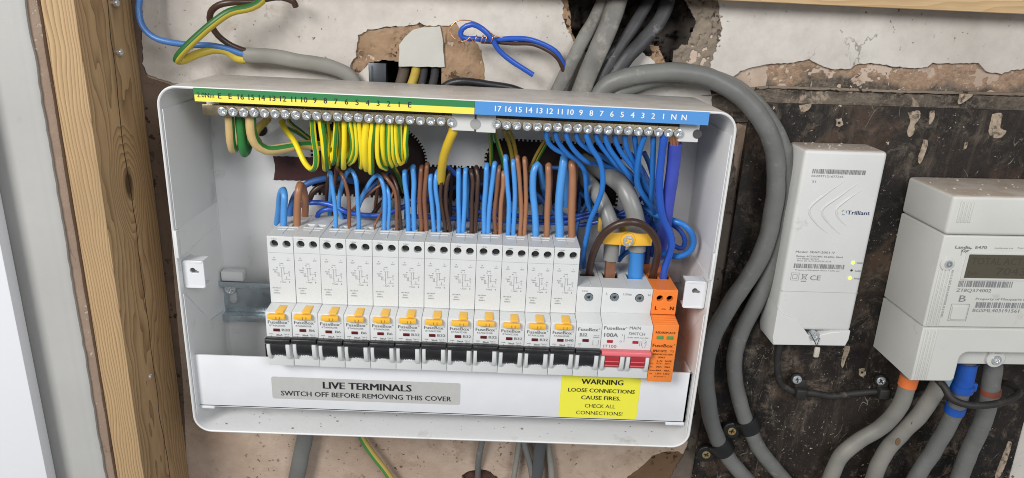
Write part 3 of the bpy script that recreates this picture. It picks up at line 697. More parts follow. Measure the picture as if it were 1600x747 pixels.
mb = MB(); p0 = U(1053, 448, -.03); mb.box(p0.x - .001, p0.x + .008, -.034, -.02, p0.z - .010, p0.z); mb.build('end_stop', mat('grey_stop', (.2, .2, .2), .5), T, bevel=.0008)

# ---- terminal cover strip with stickers
YC = -.0702
T = thing('terminal_cover', 'white strip across the bottom of the enclosure bearing two stickers', 'cover strip', (0, YC, -.1))
mb = MB(); mb.box(-.1802, .1795, 0, .0016, -.0068, .0349); mb.box(-.1795, .1790, .0, .012, -.0072, -.0056)
mb.box(.1775, .1795, .0, .020, -.0068, .0349); mb.build('strip', plastic2, T, bevel=.0003)
mb = MB(); mb.box(.165, .1790, -.0006, .010, -.0092, -.0070); mb.build('hook', plastic2, T, bevel=.0003)
mb = MB(); mb.box(-.1785, -.1690, -.0002, .010, -.0090, -.0070); mb.build('hook', plastic2, T, bevel=.0003)
def px_local(px, py, o, Y): p = U(px, py, Y); return p.x - o[0], p.z - o[2]
O = (0, YC, -.1)
def quad_sticker(name, mt, cs, r):
    P = [px_local(x, y, O, YC) for x, y in cs]; x0 = (P[0][0] + P[3][0]) / 2; x1 = (P[1][0] + P[2][0]) / 2; z1 = (P[0][1] + P[1][1]) / 2; z0 = (P[2][1] + P[3][1]) / 2
    mb = MB(); sheet(mb, [rrect(x0, x1, z0, z1, r)], -.0002, .0002); return mb.build(name, mt, T), x0, x1, z0, z1
st, x0, x1, z0, z1 = quad_sticker('sticker', silver, ((424, 590), (720, 597), (718, 632), (426, 623)), .0015); st['label'] = 'long grey sticker with two lines of capitals'
mb = MB(); H_ = z1 - z0; cx = (x0 + x1) / 2
text(mb, 'LIVE TERMINALS', cx + .0008, z0 + H_ * .70, -.0004, .0056, .0640, .022); text(mb, 'SWITCH OFF BEFORE REMOVING THIS COVER', cx, z0 + H_ * .27, -.0004, .0040, .124, .008)
mb.build('lettering', inkb, st)
st, x0, x1, z0, z1 = quad_sticker('sticker', warn, ((876, 588), (1001, 590), (995, 655), (874, 651)), .0018); st['label'] = 'square yellow warning sticker partly under the breakers'
mb = MB(); H_ = z1 - z0; cx = (x0 + x1) / 2
for s, f, hh, ww, bb in (('WARNING', .885, .0042, .0305, .02), ('LOOSE CONNECTIONS', .675, .0032, .0490, .012), ('CAUSE FIRES.', .50, .0032, .0290, .012), ('CHECK ALL', .30, .0031, .0225, .0), ('CONNECTIONS!', .125, .0031, .0345, .0)):
    text(mb, s, cx + .001, z0 + H_ * f, -.0004, hh, ww, bb)
mb.build('lettering', inkb, st)

# ================================================================== BREAKERS
ZN = -.0222        # top of nose
def nose_body(ztop, zback, wd=PITCH, lower_top=None):
    g_ = .00012
    return [(-.016, -.090), (-.066, -.090), (-.066, -.0645), (-.084, -.0630), (-.084, ZN), (-.0715, zback), (-.0669, zback), (-.0669, ztop - .0030), (-.016, ztop - .0030)]
def toggles(T, xc, w_, mt_bar, mt_bar2, cheeks=True, bar_x=None):
    mb = MB()
    if bar_x: mb.prism([(-.0838, -.0404), (-.0884, -.0396), (-.0897, -.0402), (-.0901, -.0424), (-.0888, -.0440), (-.0838, -.0452)], *bar_x); mb.build('toggle', mt_bar, T, bevel=.0006, seg=3)
    return
def drum(T, x0, x1, mt_):
    mb = MB(); prof = [(-.083, -.0400)] + [(-.079 - .0085 * math.cos(math.radians(a)), -.0480 + .0088 * math.sin(math.radians(a))) for a in range(40, -61, -12)] + [(-.083, -.0575)]
    mb.prism(prof, x0, x1); return mb.build('toggle_drum', mt_, T, bevel=0, angle=60)
def guards(T, xs):
    mb = MB()
    for x0, x1 in xs:
        prof = [(-.083, -.0425), (-.0880, -.0430), (-.0884, -.0470), (-.0874, -.0530), (-.0850, -.0572), (-.083, -.0578)]
        o = MB().prism(prof, x0, x1).build('toggle_guard', mcbm, T, bevel=.0005, seg=2)
FW = -.0842
def print_face(T, lines, mt_=inkg, name='lettering'):
    mb = MB()
    for l in lines: text(mb, l[0], l[1], l[2], FW, l[3], l[4], l[5] if len(l) > 5 else 0)
    return mb.build(name, mt_, T)
HOLES = (.0048, .0132)
def rcbo_base():
    T = thing('residual_current_breaker', '', 'breaker', (PX, 0, 0), 'tall white breakers with amber test buttons')
    x0, x1 = .00012, PITCH - .00012; zb_ = -.0212
    MB().prism(nose_body(.0275, zb_), x0, x1).build('body', mcbm, T, bevel=.0005)
    mb = MB(); sheet(mb, [[(x0, zb_ + .0003), (x1, zb_ + .0003), (x1, .0272), (x0, .0272)]] + [circle(x, .0221, .0027) for x in HOLES], -.0709, .0040, .0003)
    mb.build('terminal_face', mcbm, T, angle=40)
    mb = MB(); hsheet(mb, [[(x0, -.0706), (x1, -.0706), (x1, -.02), (x0, -.02)], [(.0022, -.0478), (.0078, -.0478), (.0078, -.0425), (.0022, -.0425)], [(.0100, -.0478), (.0156, -.0478), (.0156, -.0425), (.0100, -.0425)]], .0276, .0030, .0003)
    mb.box(.0030, .0147, -.0560, -.0555, .0276, .0279); mb.box(.0088, .0091, -.066, -.0500, .0276, .0279); mb.box(.0020, .0157, -.0515, -.0511, .0276, .0280)
    mb.build('terminal_top', mcbm, T, angle=40)
    for x in HOLES:
        mb = MB(); mb.cyl((x, -.0668, .0221), .0026, (0, -.0002, 0), 20); mb.cyl((x, -.0669, .0219), .0018, (0, -.0009, 0), 16, mi=1); mb.box(x - .0016, x + .0016, -.0680, -.0677, .0216, .0221)
        mb.build('terminal_hole', [holem, mat_dk, holem], T)
    mb = MB()
    for x in (.0050, .0128): mb.box(x - .0028, x + .0028, -.0478, -.0425, .0245, .02455)
    mb.build('terminal_slot', holem, T)
    # test button
    mb = MB(); mb.box(.0027, .0143, -.0871, -.0838, -.0262, -.0228); mb.box(.0075, .0135 - .0005, -.0853, -.0742, -.0222, -.0209)
    b = mb.build('test_button', yelm, T, bevel=.0005)
    mb = MB(); mb.box(.0082, .0086, -.0874, -.0870, -.0262, -.0240); mb.box(.0105, .0109, -.0874, -.0870, -.0262, -.0240); mb.build('button_groove', mat_am, b)
    drum(T, .0034, .0135, blackm); toggles(T, 0, 0, blackm, None, bar_x=(.0003, .0173)); guards(T, ((.0008, .0032), (.0137, .0165)))
    mb = MB(); text(mb, 'I-ON', .0087, -.0533, -.0872, .0013, .0052, .01); mb.build('toggle_lettering', inkw, T)
    mb = MB(); mb.box(.0050, .0094, -.0846, -.0838, -.0365, -.0345); mb.build('indicator_window', darkred, T, bevel=.0002)
    print_face(T, [('FuseBox', .0082, -.0296, .0024, .0132, .012), ('®', .0156, -.0288, .0009, .0009), ('TEST', .0085, -.0272, .0009, .0045), ('30mA', .0088, -.0392, .0014, .0042, .006)])
    print_face(T, [('6000', .0033, -.0386, .0008, .0026), ('3', .0034, -.0402, .0009, .0006), ('Type A', .0137, -.0386, .0009, .0036), ('1P+N', .0140, -.0402, .0008, .0030)], inkl, 'small_lettering')
    # wiring diagram on the face
    mb = MB(); y = -.0712
    text(mb, '1.2Nm', .0052, .0259, y, .0008, .0034)
    for s, x, z in (('N', .0042, .0124), ('OUT', .0042, .0108), ('L', .0139, .0124), ('OUT', .0139, .0108), ('Load', .0090, .0085), ('N', .0078, .0070), ('L', .0102, .0070), ('N', .0058, .0052), ('Supply', .0046, .0036), ('Blue', .0050, .0020), ('FE', .0140, .0022), ('L Supply', .0096, -.0052)):
        text(mb, s, x, z, y, .00085)
    for a in ((.0088, .005, .0088, -.004), (.0104, .0055, .0104, .0), (.0062, .0015, .0062, -.001), (.0062, -.001, .0088, -.001), (.0104, .001, .0140, .001), (.0140, .001, .0140, -.001), (.0078, .0052, .0114, .0052),
              (.0120, -.001, .0120, -.0032), (.0104, -.0032, .0144, -.0032), (.0070, .0018, .0070, -.001), (.0088, -.004, .0098, -.004), (.0136, -.0049, .0142, -.0055), (.0142, -.0049, .0136, -.0055), (.0139, -.0046, .0139, -.0058)):
        line2(mb, *a, y, .00016)
    for s, z in (('I△n=30mA', -.0098), ('230V~', -.0117), ('50/60Hz', -.0136)): text(mb, s.replace('△', 'd'), .0048, z, y, .0009, None, 0, 0, 0, False)
    mb.build('wiring_diagram', inkl, T)
    mb = MB(); mb.box(x0 + .0004, x1 - .0004, -.07098, -.07085, .0158, .0160); mb.build('face_groove', mat_dk2, T)
    return T
mat_dk = mat('dark_terminal_screw', (.10, .10, .10), .35, metal=1)
mat_dk2 = mat('pale_groove', (.36, .36, .36), .6)
mat_am = mat('amber_groove', (.45, .22, .02), .5)
proto = rcbo_base()
def copy_tree(o, parent=None):
    c = o.copy(); COL.objects.link(c); c.parent = parent
    for ch in list(o.children): copy_tree(ch, c)
    return c
codes = ['B20'] + ['B6'] * 4 + ['B32'] * 6 + ['B40']
rta = {'B20': 'RTA062030B', 'B6': 'RTA060630B', 'B32': 'RTA063230B', 'B40': 'RTA064030B'}
labs = ['white breaker marked B20, the leftmost of the row', 'white B6 breaker with no wires in its top openings, beside the B20 breaker',
        'white B6 breaker between the one without wires and the one with a hooked blue wire', 'white B6 breaker under the widely hooked single blue wire, fourth in the row',
        'white B6 breaker with two blue and two brown wires, beside the first B32', 'white B32 breaker standing right against the last B6 breaker',
        'white B32 breaker, second after the B6 group, seventh in the row', 'white B32 breaker, third after the B6 group, eighth in the row',
        'white B32 breaker, fourth after the B6 group, ninth in the row', 'white B32 breaker, fifth after the B6 group, tenth in the row',
        'white B32 breaker beside the B40 one, with one thick blue wire in its top', 'white breaker marked B40 at the end of the tall breakers, with the thickest wires']
roots = [proto] + [copy_tree(proto) for _ in range(11)]
for i, T in enumerate(roots):
    T.location = (PX + i * PITCH, rnd.uniform(-.0002, .0002), rnd.uniform(-.0002, .0002)); T['label'] = labs[i]
    for ch in T.children:
        if ch.name.startswith('toggle') and 'guard' not in ch.name: ch.location.z = T.location.z * .8
        if ch.name.startswith('test_button'): ch.location = (rnd.uniform(-.0002, .0002), rnd.uniform(-.0002, .0002), rnd.uniform(-.0002, .0002))
for i, T in enumerate(roots):
    print_face(T, [(rta[codes[i]], .0079, -.0322, .0014, .0106, 0)], inkl, 'code_lettering')
    print_face(T, [(codes[i], .0135, -.0353, .0019, .0055 if len(codes[i]) == 3 else .0036, .014)], inkg, 'rating_lettering')

def top_screws(T, xs, z, y=-.0709, mt_=zinc):
    for x in xs:
        mb = MB(); mb.cyl((x, y + .0004, z), .0031, (0, -.0006, 0), 24); mb.build('screw_well', holem, T)
        screw(T, (x, y - .0009, z), .0027, mt_)
# single MCB
T = thing('circuit_breaker', 'short white B32 breaker without a test button beside the main switch', 'breaker', (PX + 12 * PITCH, 0, 0))
x0, x1 = .00012, PITCH - .00012
MB().prism(nose_body(-.0005, -.0195), x0, x1).build('body', mcbm, T, bevel=.0005)
mb = MB(); mb.box(x0, x1, -.0709, -.0669, -.0195, -.0008); mb.build('terminal_face', mcbm, T, bevel=.0004)
mb = MB(); hsheet(mb, [[(x0, -.0706), (x1, -.0706), (x1, -.02), (x0, -.02)], [(.004, -.050), (.0150, -.050), (.0150, -.040), (.004, -.040)]], -.0003, .0030, .0003); mb.box(.0095, .0098, -.068, -.052, -.0003, .0); mb.build('terminal_top', mcbm, T, angle=40)
mb = MB(); mb.box(.004, .015, -.05, -.04, -.0034, -.0033); mb.build('terminal_slot', holem, T)
top_screws(T, (.0085,), -.0077)
drum(T, .0034, .0135, blackm); toggles(T, 0, 0, blackm, None, bar_x=(.0003, .0173)); guards(T, ((.0008, .0032), (.0137, .0165)))
mb = MB(); text(mb, 'I-ON', .0087, -.0533, -.0872, .0013, .0052, .01); mb.build('toggle_lettering', inkw, T)
mb = MB(); mb.box(.0048, .0092, -.0846, -.0838, -.0357, -.0337); mb.build('indicator_window', darkred, T, bevel=.0002)
print_face(T, [('FuseBox', .0082, -.0262, .0025, .0138, .012), ('B32', .0052, -.0302, .0021, .0050, .012), ('®', .0160, -.0256, .0009, .0009)])
mb = MB()
for s, x, z in (('6000', .0032, -.0376), ('3', .0032, -.0392), ('JCB1-80', .0142, -.0308), ('230/400V', .0142, -.0322)): text(mb, s, x, z, FW, .0008)
for a in ((.0122, -.034, .0122, -.038), (.0160, -.034, .0160, -.038), (.0122, -.038, .0136, -.038), (.0146, -.038, .016, -.038), (.0022, -.0318, .0082, -.0318)): line2(mb, *a, FW, .0002)
mb.build('small_lettering', inkl, T)
mb = MB(); text(mb, '2.5Nm', .0055, -.0032, -.0711, .0010, .0042); mb.build('torque_lettering', inkl, T)

# main switch
T = thing('main_switch', 'double width 100A main switch with a wide salmon red toggle', 'main switch', (PX + 13 * PITCH, 0, 0))
x0, x1 = .00012, 2 * PITCH - .00012
MB().prism(nose_body(-.0005, -.0190), x0, x1).build('body', mcbm, T, bevel=.0005)
mb = MB(); mb.box(x0, x1, -.0709, -.0669, -.0190, -.0008); mb.build('terminal_face', mcbm, T, bevel=.0004)
mb = MB(); hsheet(mb, [[(x0, -.0706), (x1, -.0706), (x1, -.02), (x0, -.02)], [(.003, -.052), (.0143, -.052), (.0143, -.040), (.003, -.040)], [(.0205, -.052), (.032, -.052), (.032, -.040), (.0205, -.040)]], -.0003, .0030, .0003)
mb.box(.0176, .0179, -.068, -.03, -.0003, .0); mb.build('terminal_top', mcbm, T, angle=40)
mb = MB(); mb.box(.003, .0143, -.052, -.04, -.0034, -.0033); mb.box(.0205, .032, -.052, -.04, -.0034, -.0033); mb.build('terminal_slot', holem, T)
top_screws(T, (.0087, .0264), -.0070)
mb = MB()
for s, x in (('L', .0032), ('3.5Nm', .0175), ('N', .0330)): text(mb, s, x, -.0045, -.0711, .0016)
mb.build('terminal_lettering', inkl, T)
for a, b in ((.0036, .0134), (.0215, .0313)):
    o = drum(T, a, b, redm)
    mb = MB(); mb.box(a, b, -.0879, -.0872, -.0487, -.0482); mb.box(a, b, -.0876, -.0868, -.0520, -.0515); mb.build('drum_rib', pinkm, o)
toggles(T, 0, 0, pinkm, None, bar_x=(.0006, .0350)); guards(T, ((.0008, .0032), (.0140, .0170), (.0184, .0210), (.0318, .0343)))
for x in (.0062, .0240):
    mb = MB(); mb.box(x - .0020, x + .0020, -.0846, -.0838, -.0357, -.0337); mb.build('indicator_window', redm, T, bevel=.0002)
print_face(T, [('FuseBox', .0088, -.0245, .0025, .0148, .012), ('®', .0169, -.0238, .0009, .0009), ('100A', .0066, -.0298, .0030, .0095, .014), ('IT100', .0066, -.0385, .0022, .0090), ('MAIN', .0228, -.0238, .0023, .0077), ('SWITCH', .0244, -.0282, .0023, .0112),
               ('I', .0145, -.0295, .0014, None), ('O', .0137, -.0345, .0014, None)])
mb = MB(); text(mb, 'BS EN 60947-3 AC-22A', .0255, -.0312, FW, .0010, .0145)
for a in ((.0160, -.0290, .0160, -.0350), (.0285, -.0335, .0285, -.0375), (.0315, -.0335, .0315, -.0375), (.0272, -.0337, .0272, -.0375), (.0300, -.0355, .0315, -.0340)): line2(mb, *a, FW, .00022)
text(mb, '2  4', .0300, -.0382, FW, .0009); text(mb, '1  3', .0300, -.0328, FW, .0009); mb.build('small_lettering', inkl, T)

# surge protector
T = thing('surge_protector', 'narrow orange surge protection device at the end of the breaker row', 'surge protector', (PX + 15 * PITCH, 0, 0))
x0, x1 = .00015, PITCH - .00015
MB().prism([(-.016, -.090), (-.066, -.090), (-.066, -.0660), (-.0845, -.0650), (-.0845, -.0205), (-.0720, -.0190), (-.0669, -.0190), (-.0669, -.0040), (-.016, -.0040)], x0, x1).build('body', orangem, T, bevel=.0006)
mb = MB(); sheet(mb, [[(x0, -.0187), (x1, -.0187), (x1, -.0008), (x0, -.0008)]] + [circle(x, -.0068, .0023) for x in (.0054, .0124)], -.0709, .0040, .0004); mb.build('terminal_face', orangem, T, angle=40)
mb = MB(); hsheet(mb, [[(x0, -.0695), (.0022, -.0695), (.0022, -.0706), (.0148, -.0706), (.0148, -.0695), (x1, -.0695), (x1, -.02), (x0, -.02)], [(.001, -.050), (.0082, -.050), (.0082, -.040), (.001, -.040)], [(.0095, -.050), (.0165, -.050), (.0165, -.040), (.0095, -.040)]], -.0003, .0034, .0003); mb.build('terminal_top', orangem, T, angle=40)
dkor = mat('dark_orange_recess', (.10, .022, .006), .6)
mb = MB()
for x in (.0054, .0124): mb.cyl((x, -.0667, -.0068), .0023, (0, -.0002, 0), 16)
mb.box(.001, .0165, -.050, -.040, -.0038, -.0037); mb.build('terminal_hole', dkor, T)
mb = MB()
for k in range(4): mb.box(.0012, .0165, -.0828 + k * .0028, -.0820 + k * .0028, -.0208 + k * .0004, -.0199 + k * .0004)
mb.build('shoulder_rib', orangem, T, bevel=.0002)
mb = MB(); mb.box(.0004, .0173, -.0712, -.0706, -.0194, -.0190); mb.build('seam_line', dkor, T)
for x in (.0052, .0122):
    mb = MB(); mb.box(x - .0023, x + .0023, -.0850, -.0840, -.0313, -.0292 + .0004); mb.build('indicator_window', greenwin, T, bevel=.0002)
mb = MB()
for s, x, z, hh, ww, bb in (('L', .0035, -.0139, .0028, None, .02), ('1.2Nm', .0087, -.0145, .0009, .0036, 0), ('N', .0145, -.0138, .0028, None, .02)): text(mb, s, x, z, -.0712, hh, ww, bb)
for s, x, z, hh, ww, bb in (('RED:REPLACE', .0086, -.0262, .0016, .0136, .012), ('FuseBox', .0078, -.0362, .0025, .0140, .012), ('®', .0160, -.0352, .0009, None, 0), ('SPDCUT2', .0062, -.0404, .0018, .0095, .02), ('T2', .0148, -.0404, .0014, .0028, 0),
                         ('SURGE PROTECTION', .0084, -.0430, .0012, .0140, .01), ('DEVICE', .0080, -.0454, .0012, .0048, .01), ('L-N', .0070, -.0482, .0014, .0035, .01), ('N-PE', .0132, -.0482, .0014, .0045, .01),
                         ('Uc:', .0020, -.0504, .0010, .0022, 0), ('275V~', .0070, -.0502, .0012, .0048, 0), ('255V~', .0132, -.0502, .0012, .0048, 0), ('In:', .0020, -.0530, .0010, .0018, 0), ('20kA', .0070, -.0528, .0012, .0040, .006), ('20kA', .0130, -.0528, .0012, .0040, .006),
                         ('Imax:40kA', .0050, -.0557, .0012, .0082, .006), ('40kA', .0130, -.0557, .0012, .0040, .006), ('Up:', .0020, -.0582, .0010, .0020, 0), ('1.5kV', .0072, -.0582, .0012, .0044, .006), ('1.5kV', .0130, -.0582, .0012, .0044, .006), ('IEC61643-11', .0085, -.0605, .0010, .0080, 0)):
    text(mb, s, x, z, -.0847, hh, ww, bb)
mb.build('lettering', inkorb, T)

mat_scr = mat('white_zinc_screw', (.75, .77, .78), .35, metal=.8)
# ================================================================== WIRES
ORD = ['first', 'second', 'third', 'fourth', 'fifth', 'sixth', 'seventh', 'eighth', 'ninth', 'tenth', 'eleventh', 'twelfth', 'thirteenth', 'fourteenth', 'fifteenth', 'sixteenth', 'seventeenth']
YW = -.0452
def bw(name, mt, path, d, label, tail=1, lean=0, group='breaker wires', Y=YW):
    """a wire standing in a breaker's top opening; path from the base up to the bend, tail drops back behind it"""
    pts = [(p[0], p[1], p[2] if len(p) > 2 else Y + .0035 * min(1, max(0, (340 - p[1]) / 80))) for p in path]
    b = U(*pts[0]); pts = [(b.x, b.y, b.z - .0035, 0)] + pts
    if tail:
        x, y = path[-1][:2]; yy = pts[-1][2]
        pts += [(x + 1 + lean * .3, y + 1, yy + .006), (x + 2 + lean * .6, y + 14, yy + .014), (x + lean, y + 48, yy + .021), (x + lean, y + 75, yy + .024)]
    return wire(name, mt, pts, d, label, 'wire', group, n=12)
def L_(mt): return {blue1: 'light blue', brown1: 'brown', brown2: 'tan brown', brown3: 'dark brown', blued: 'dusty blue'}[mt]
bw('blue_wire', blue1, [(443.5, 350), (444, 326), (444, 306), (442, 297, -.040), (438, 304, -.034), (435.5, 326, -.028), (433, 350, -.022)], 10.5, 'thick light blue wire hooping over in the leftmost breaker', 0)
bw('brown_wire', brown2, [(464, 348), (465, 315), (466.5, 298), (469, 289, -.040), (474, 297, -.033), (476.5, 320, -.027), (476, 345, -.022)], 11.5, 'thick tan brown wire hooping over in the leftmost breaker', 0)
bw('blue_wire', blue1, [(524.6, 352.4), (523, 315), (518, 283), (515.5, 270)], 6.8, 'light blue wire in the third breaker, rising behind the striped earth wires')
bw('brown_wire', brown1, [(546, 350), (543.5, 304), (535, 274), (527, 262, -.036)], 6.0, 'thin brown wire curving out of the third breaker', 1, -8)
bw('blue_wire', blue1, [(560.6, 353.5), (558.5, 304), (555, 276), (548, 264.5, -.040), (540, 274, -.037), (532, 300, -.034), (529.5, 321, -.031), (534, 340, -.028)], 6.8, 'light blue wire making a wide hook over the fourth breaker', 0)
bw('brown_wire', brown1, [(586, 351), (590, 343, -.043), (598, 330, -.038), (606, 320, -.033), (615, 300, -.028)], 4.4, 'thin brown wire leaning over from the fourth breaker', 0)
wire('brown_wire', brown1, [(549, 330, -.030), (563, 315, -.032), (580, 300, -.033), (593, 290, -.034), (604, 286, -.030), (615, 292, -.024)], 4.2, 'thin brown wire crossing behind the hooked blue wires', 'wire', 'loose wires in the box')
bw('blue_wire', blue1, [(600.6, 356.7), (601, 304), (596, 283), (589.5, 273.5, -.040), (580, 281, -.037), (569, 302, -.034), (562, 318, -.031), (555, 335, -.026)], 6.8, 'outer of two light blue wires over the fifth breaker, with the long hook', 0)
bw('blue_wire', blue1, [(606.6, 356.7), (608.5, 318), (607, 298), (602, 287, -.038)], 5.6, 'inner short light blue wire behind the hooked one in the fifth breaker', 1, -5)
bw('brown_wire', brown1, [(620, 354.6), (617, 300), (606.5, 281), (597, 271, -.038)], 6.0, 'upper of the two brown wires bending away from the fifth breaker', 1, -10)
bw('brown_wire', brown3, [(626.5, 354.6), (623, 315), (619, 290), (610, 273, -.037)], 5.4, 'dark brown wire behind its neighbour at the fifth breaker', 1, -8)
for mt, path, d, k, which in (
    (blue1, [(638, 359), (636.6, 315), (632.4, 283), (631.7, 268)], 7.4, 6, 'first'), (blue1, [(647, 359), (646, 315), (646.7, 283), (645, 261)], 7.6, 6, 'second'),
    (brown1, [(658, 355.6), (656, 315), (657, 283), (658, 262)], 6.8, 6, 'first'), (brown1, [(665.7, 356.7), (663.5, 315), (665.5, 278), (666.6, 257)], 6.8, 6, 'second'),
    (blue1, [(678, 360), (675.3, 325.6), (672, 293.5), (673, 275)], 6.6, 7, 'first'), (blue1, [(685.6, 360), (685, 325.6), (680.7, 293.5), (681.5, 276), (684.5, 268, -.040)], 6.8, 7, 'second'),
    (brown3, [(696, 358), (691.4, 330), (688.5, 310.7), (690, 285), (692, 272)], 5.8, 7, 'first'), (brown3, [(703, 358), (697, 325.6), (697.5, 292), (702, 269)], 6.4, 7, 'second'),
    (blue1, [(717, 362), (716, 315), (716.6, 280), (716.4, 266)], 7.2, 8, 'first'), (blue1, [(724, 362), (725.7, 315), (726.4, 280), (727, 265)], 7.2, 8, 'second'),
    (brown3, [(736.4, 360), (737.4, 315), (738.5, 283), (735.3, 268)], 6.4, 8, 'first'), (brown3, [(742.8, 360), (745, 304), (747, 275), (744, 262, -.040)], 6.6, 8, 'second'),
    (blue1, [(756, 364), (757, 325.6), (760, 283), (761, 258)], 7.6, 9, 'first'), (blue1, [(762.7, 364), (764.4, 325.6), (769.5, 283), (772.6, 256)], 7.2, 9, 'second'),
    (brown1, [(774.5, 362), (772.8, 336), (776, 293.5), (780, 261)], 6.2, 9, 'first'), (brown2, [(781.3, 363), (782.4, 325.6), (786.4, 290), (786, 270)], 6.6, 9, 'second'),
    (blue1, [(794, 366), (795, 325.6), (792.5, 285), (788.8, 246)], 7.4, 10, 'first'), (blue1, [(802, 365), (804.5, 315), (804, 283), (801.7, 252)], 7.2, 10, 'second'),
    (brown2, [(813, 364), (814.5, 325.6), (811.5, 280), (808, 246)], 6.6, 10, 'first'), (brown2, [(819.4, 364), (821.8, 315), (821, 275), (819.4, 248)], 6.6, 10, 'second'),
    (blue1, [(836.6, 367.4), (835.3, 325.6), (833, 293.5), (834, 268), (839, 257, -.041), (845, 268, -.036), (849, 293, -.030)], 10.4, 11, 'only thick'), (brown2, [(854, 364), (855.2, 325.6), (856.8, 280), (856.3, 259)], 9.2, 11, 'only thick'),
    (blue1, [(874, 368.5), (873.4, 325.6), (875.5, 293.5), (879.4, 262), (882, 247, -.041)], 13, 12, 'very thick'), (brown2, [(893, 367.4), (893.8, 325.6), (894.8, 275), (894, 254)], 12, 12, 'very thick')):
    bl_ = mt is blue1; n_ = f'{which} {L_(mt)} wire standing in the {ORD[k-1]} breaker of the row'
    bw('blue_wire' if bl_ else 'brown_wire', mt, path, d, n_, 1, 3 if bl_ else 2)

# long wires lying behind, over the breakers' tops
wire('blue_wire', blue3, [(470, 322, -.026), (476, 318, -.026), (500, 317, -.027), (522, 321, -.029), (540, 330, -.031), (563, 336, -.032), (590, 336.5, -.032), (614, 331, -.031), (636, 321, -.029), (660, 312, -.024), (690, 315, -.016)], 8.2, 'royal blue wire sweeping along over the first breakers, behind the hooks', 'wire', 'loose wires in the box')
wire('blue_wire', blue3, [(496, 342, -.024), (498, 333, -.027), (508, 327.5, -.028), (522, 327, -.028), (538, 335, -.026), (542, 345, -.022)], 7.6, 'short royal blue wire bridging the second and third breakers', 'wire', 'loose wires in the box')
wire('blue_wire', blued, [(453, 340, -.024), (455, 322, -.024), (463, 302, -.022), (478, 288, -.020), (498, 281, -.018), (530, 279, -.012), (560, 285, -.004)], 10, 'dusty dark blue wire arching into the opening behind the leftmost breaker', 'wire', 'loose wires in the box')
wire('brown_wire', brown3, [(482, 318, -.016), (488, 302, -.016), (500, 292, -.015), (520, 286, -.010), (545, 286, -.002)], 9, 'dark brown wire arching into the opening under the dusty blue one', 'wire', 'loose wires in the box')
wire('brown_wire', brown3, [(511, 322, -.018), (511, 300, -.020), (513, 275, -.022), (518, 250, -.014)], 6, 'dark brown wire standing upright behind the third breaker', 'wire', 'loose wires in the box')
for k, (pts, mt, d, lb) in enumerate((
    ([(652, 312, -.018), (690, 322, -.018), (740, 330, -.017), (800, 336, -.017), (850, 340, -.017), (905, 336, -.020), (950, 322, -.022)], blue3, 7, 'royal blue wire running level behind the standing wires, upper one'),
    ([(640, 338, -.020), (700, 340, -.019), (760, 345, -.018), (830, 350, -.018), (880, 348, -.019), (925, 337, -.022), (985, 335, -.026), (1010, 322, -.030)], blue3, 7.5, 'royal blue wire running level low behind the standing wires'),
    ([(700, 296, -.012), (740, 288, -.012), (800, 300, -.012), (860, 322, -.012), (900, 352, -.014)], blued, 7, 'dusty blue wire sagging deep behind the standing wires'),
    ([(862, 262, -.010), (890, 266, -.012), (905, 300, -.014), (900, 350, -.015)], blued, 7, 'dusty blue wire dropping behind the thickest brown wire'),
    ([(905, 352, -.02), (930, 348, -.022), (960, 338, -.024), (990, 322, -.024), (1010, 300, -.02)], blue3, 7, 'royal blue wire passing behind the two grey cables'),
    ([(966, 408, -.032), (975, 397, -.028), (990, 390, -.024), (1006, 382, -.020), (1020, 360, -.018)], blue2, 8, 'short mid blue wire showing between the two clamped cables'),
    ([(908, 430, -.030), (903, 400, -.026), (900, 370, -.022), (905, 340, -.018), (925, 305, -.014)], blued, 7, 'dusty blue wire beside the last tall breaker'),
    ([(1000, 425, -.024), (1004, 395, -.022), (1000, 360, -.020), (990, 330, -.018)], blue3, 7.5, 'royal blue wire rising behind the blue main conductor'),
    ([(1021, 400, -.020), (1018, 370, -.020), (1026, 345, -.022), (1030, 330, -.022)], blue3, 9, 'royal blue wire hidden behind the brown arch'))):
    wire('blue_wire', mt, pts, d, lb, 'wire', 'loose wires in the box')

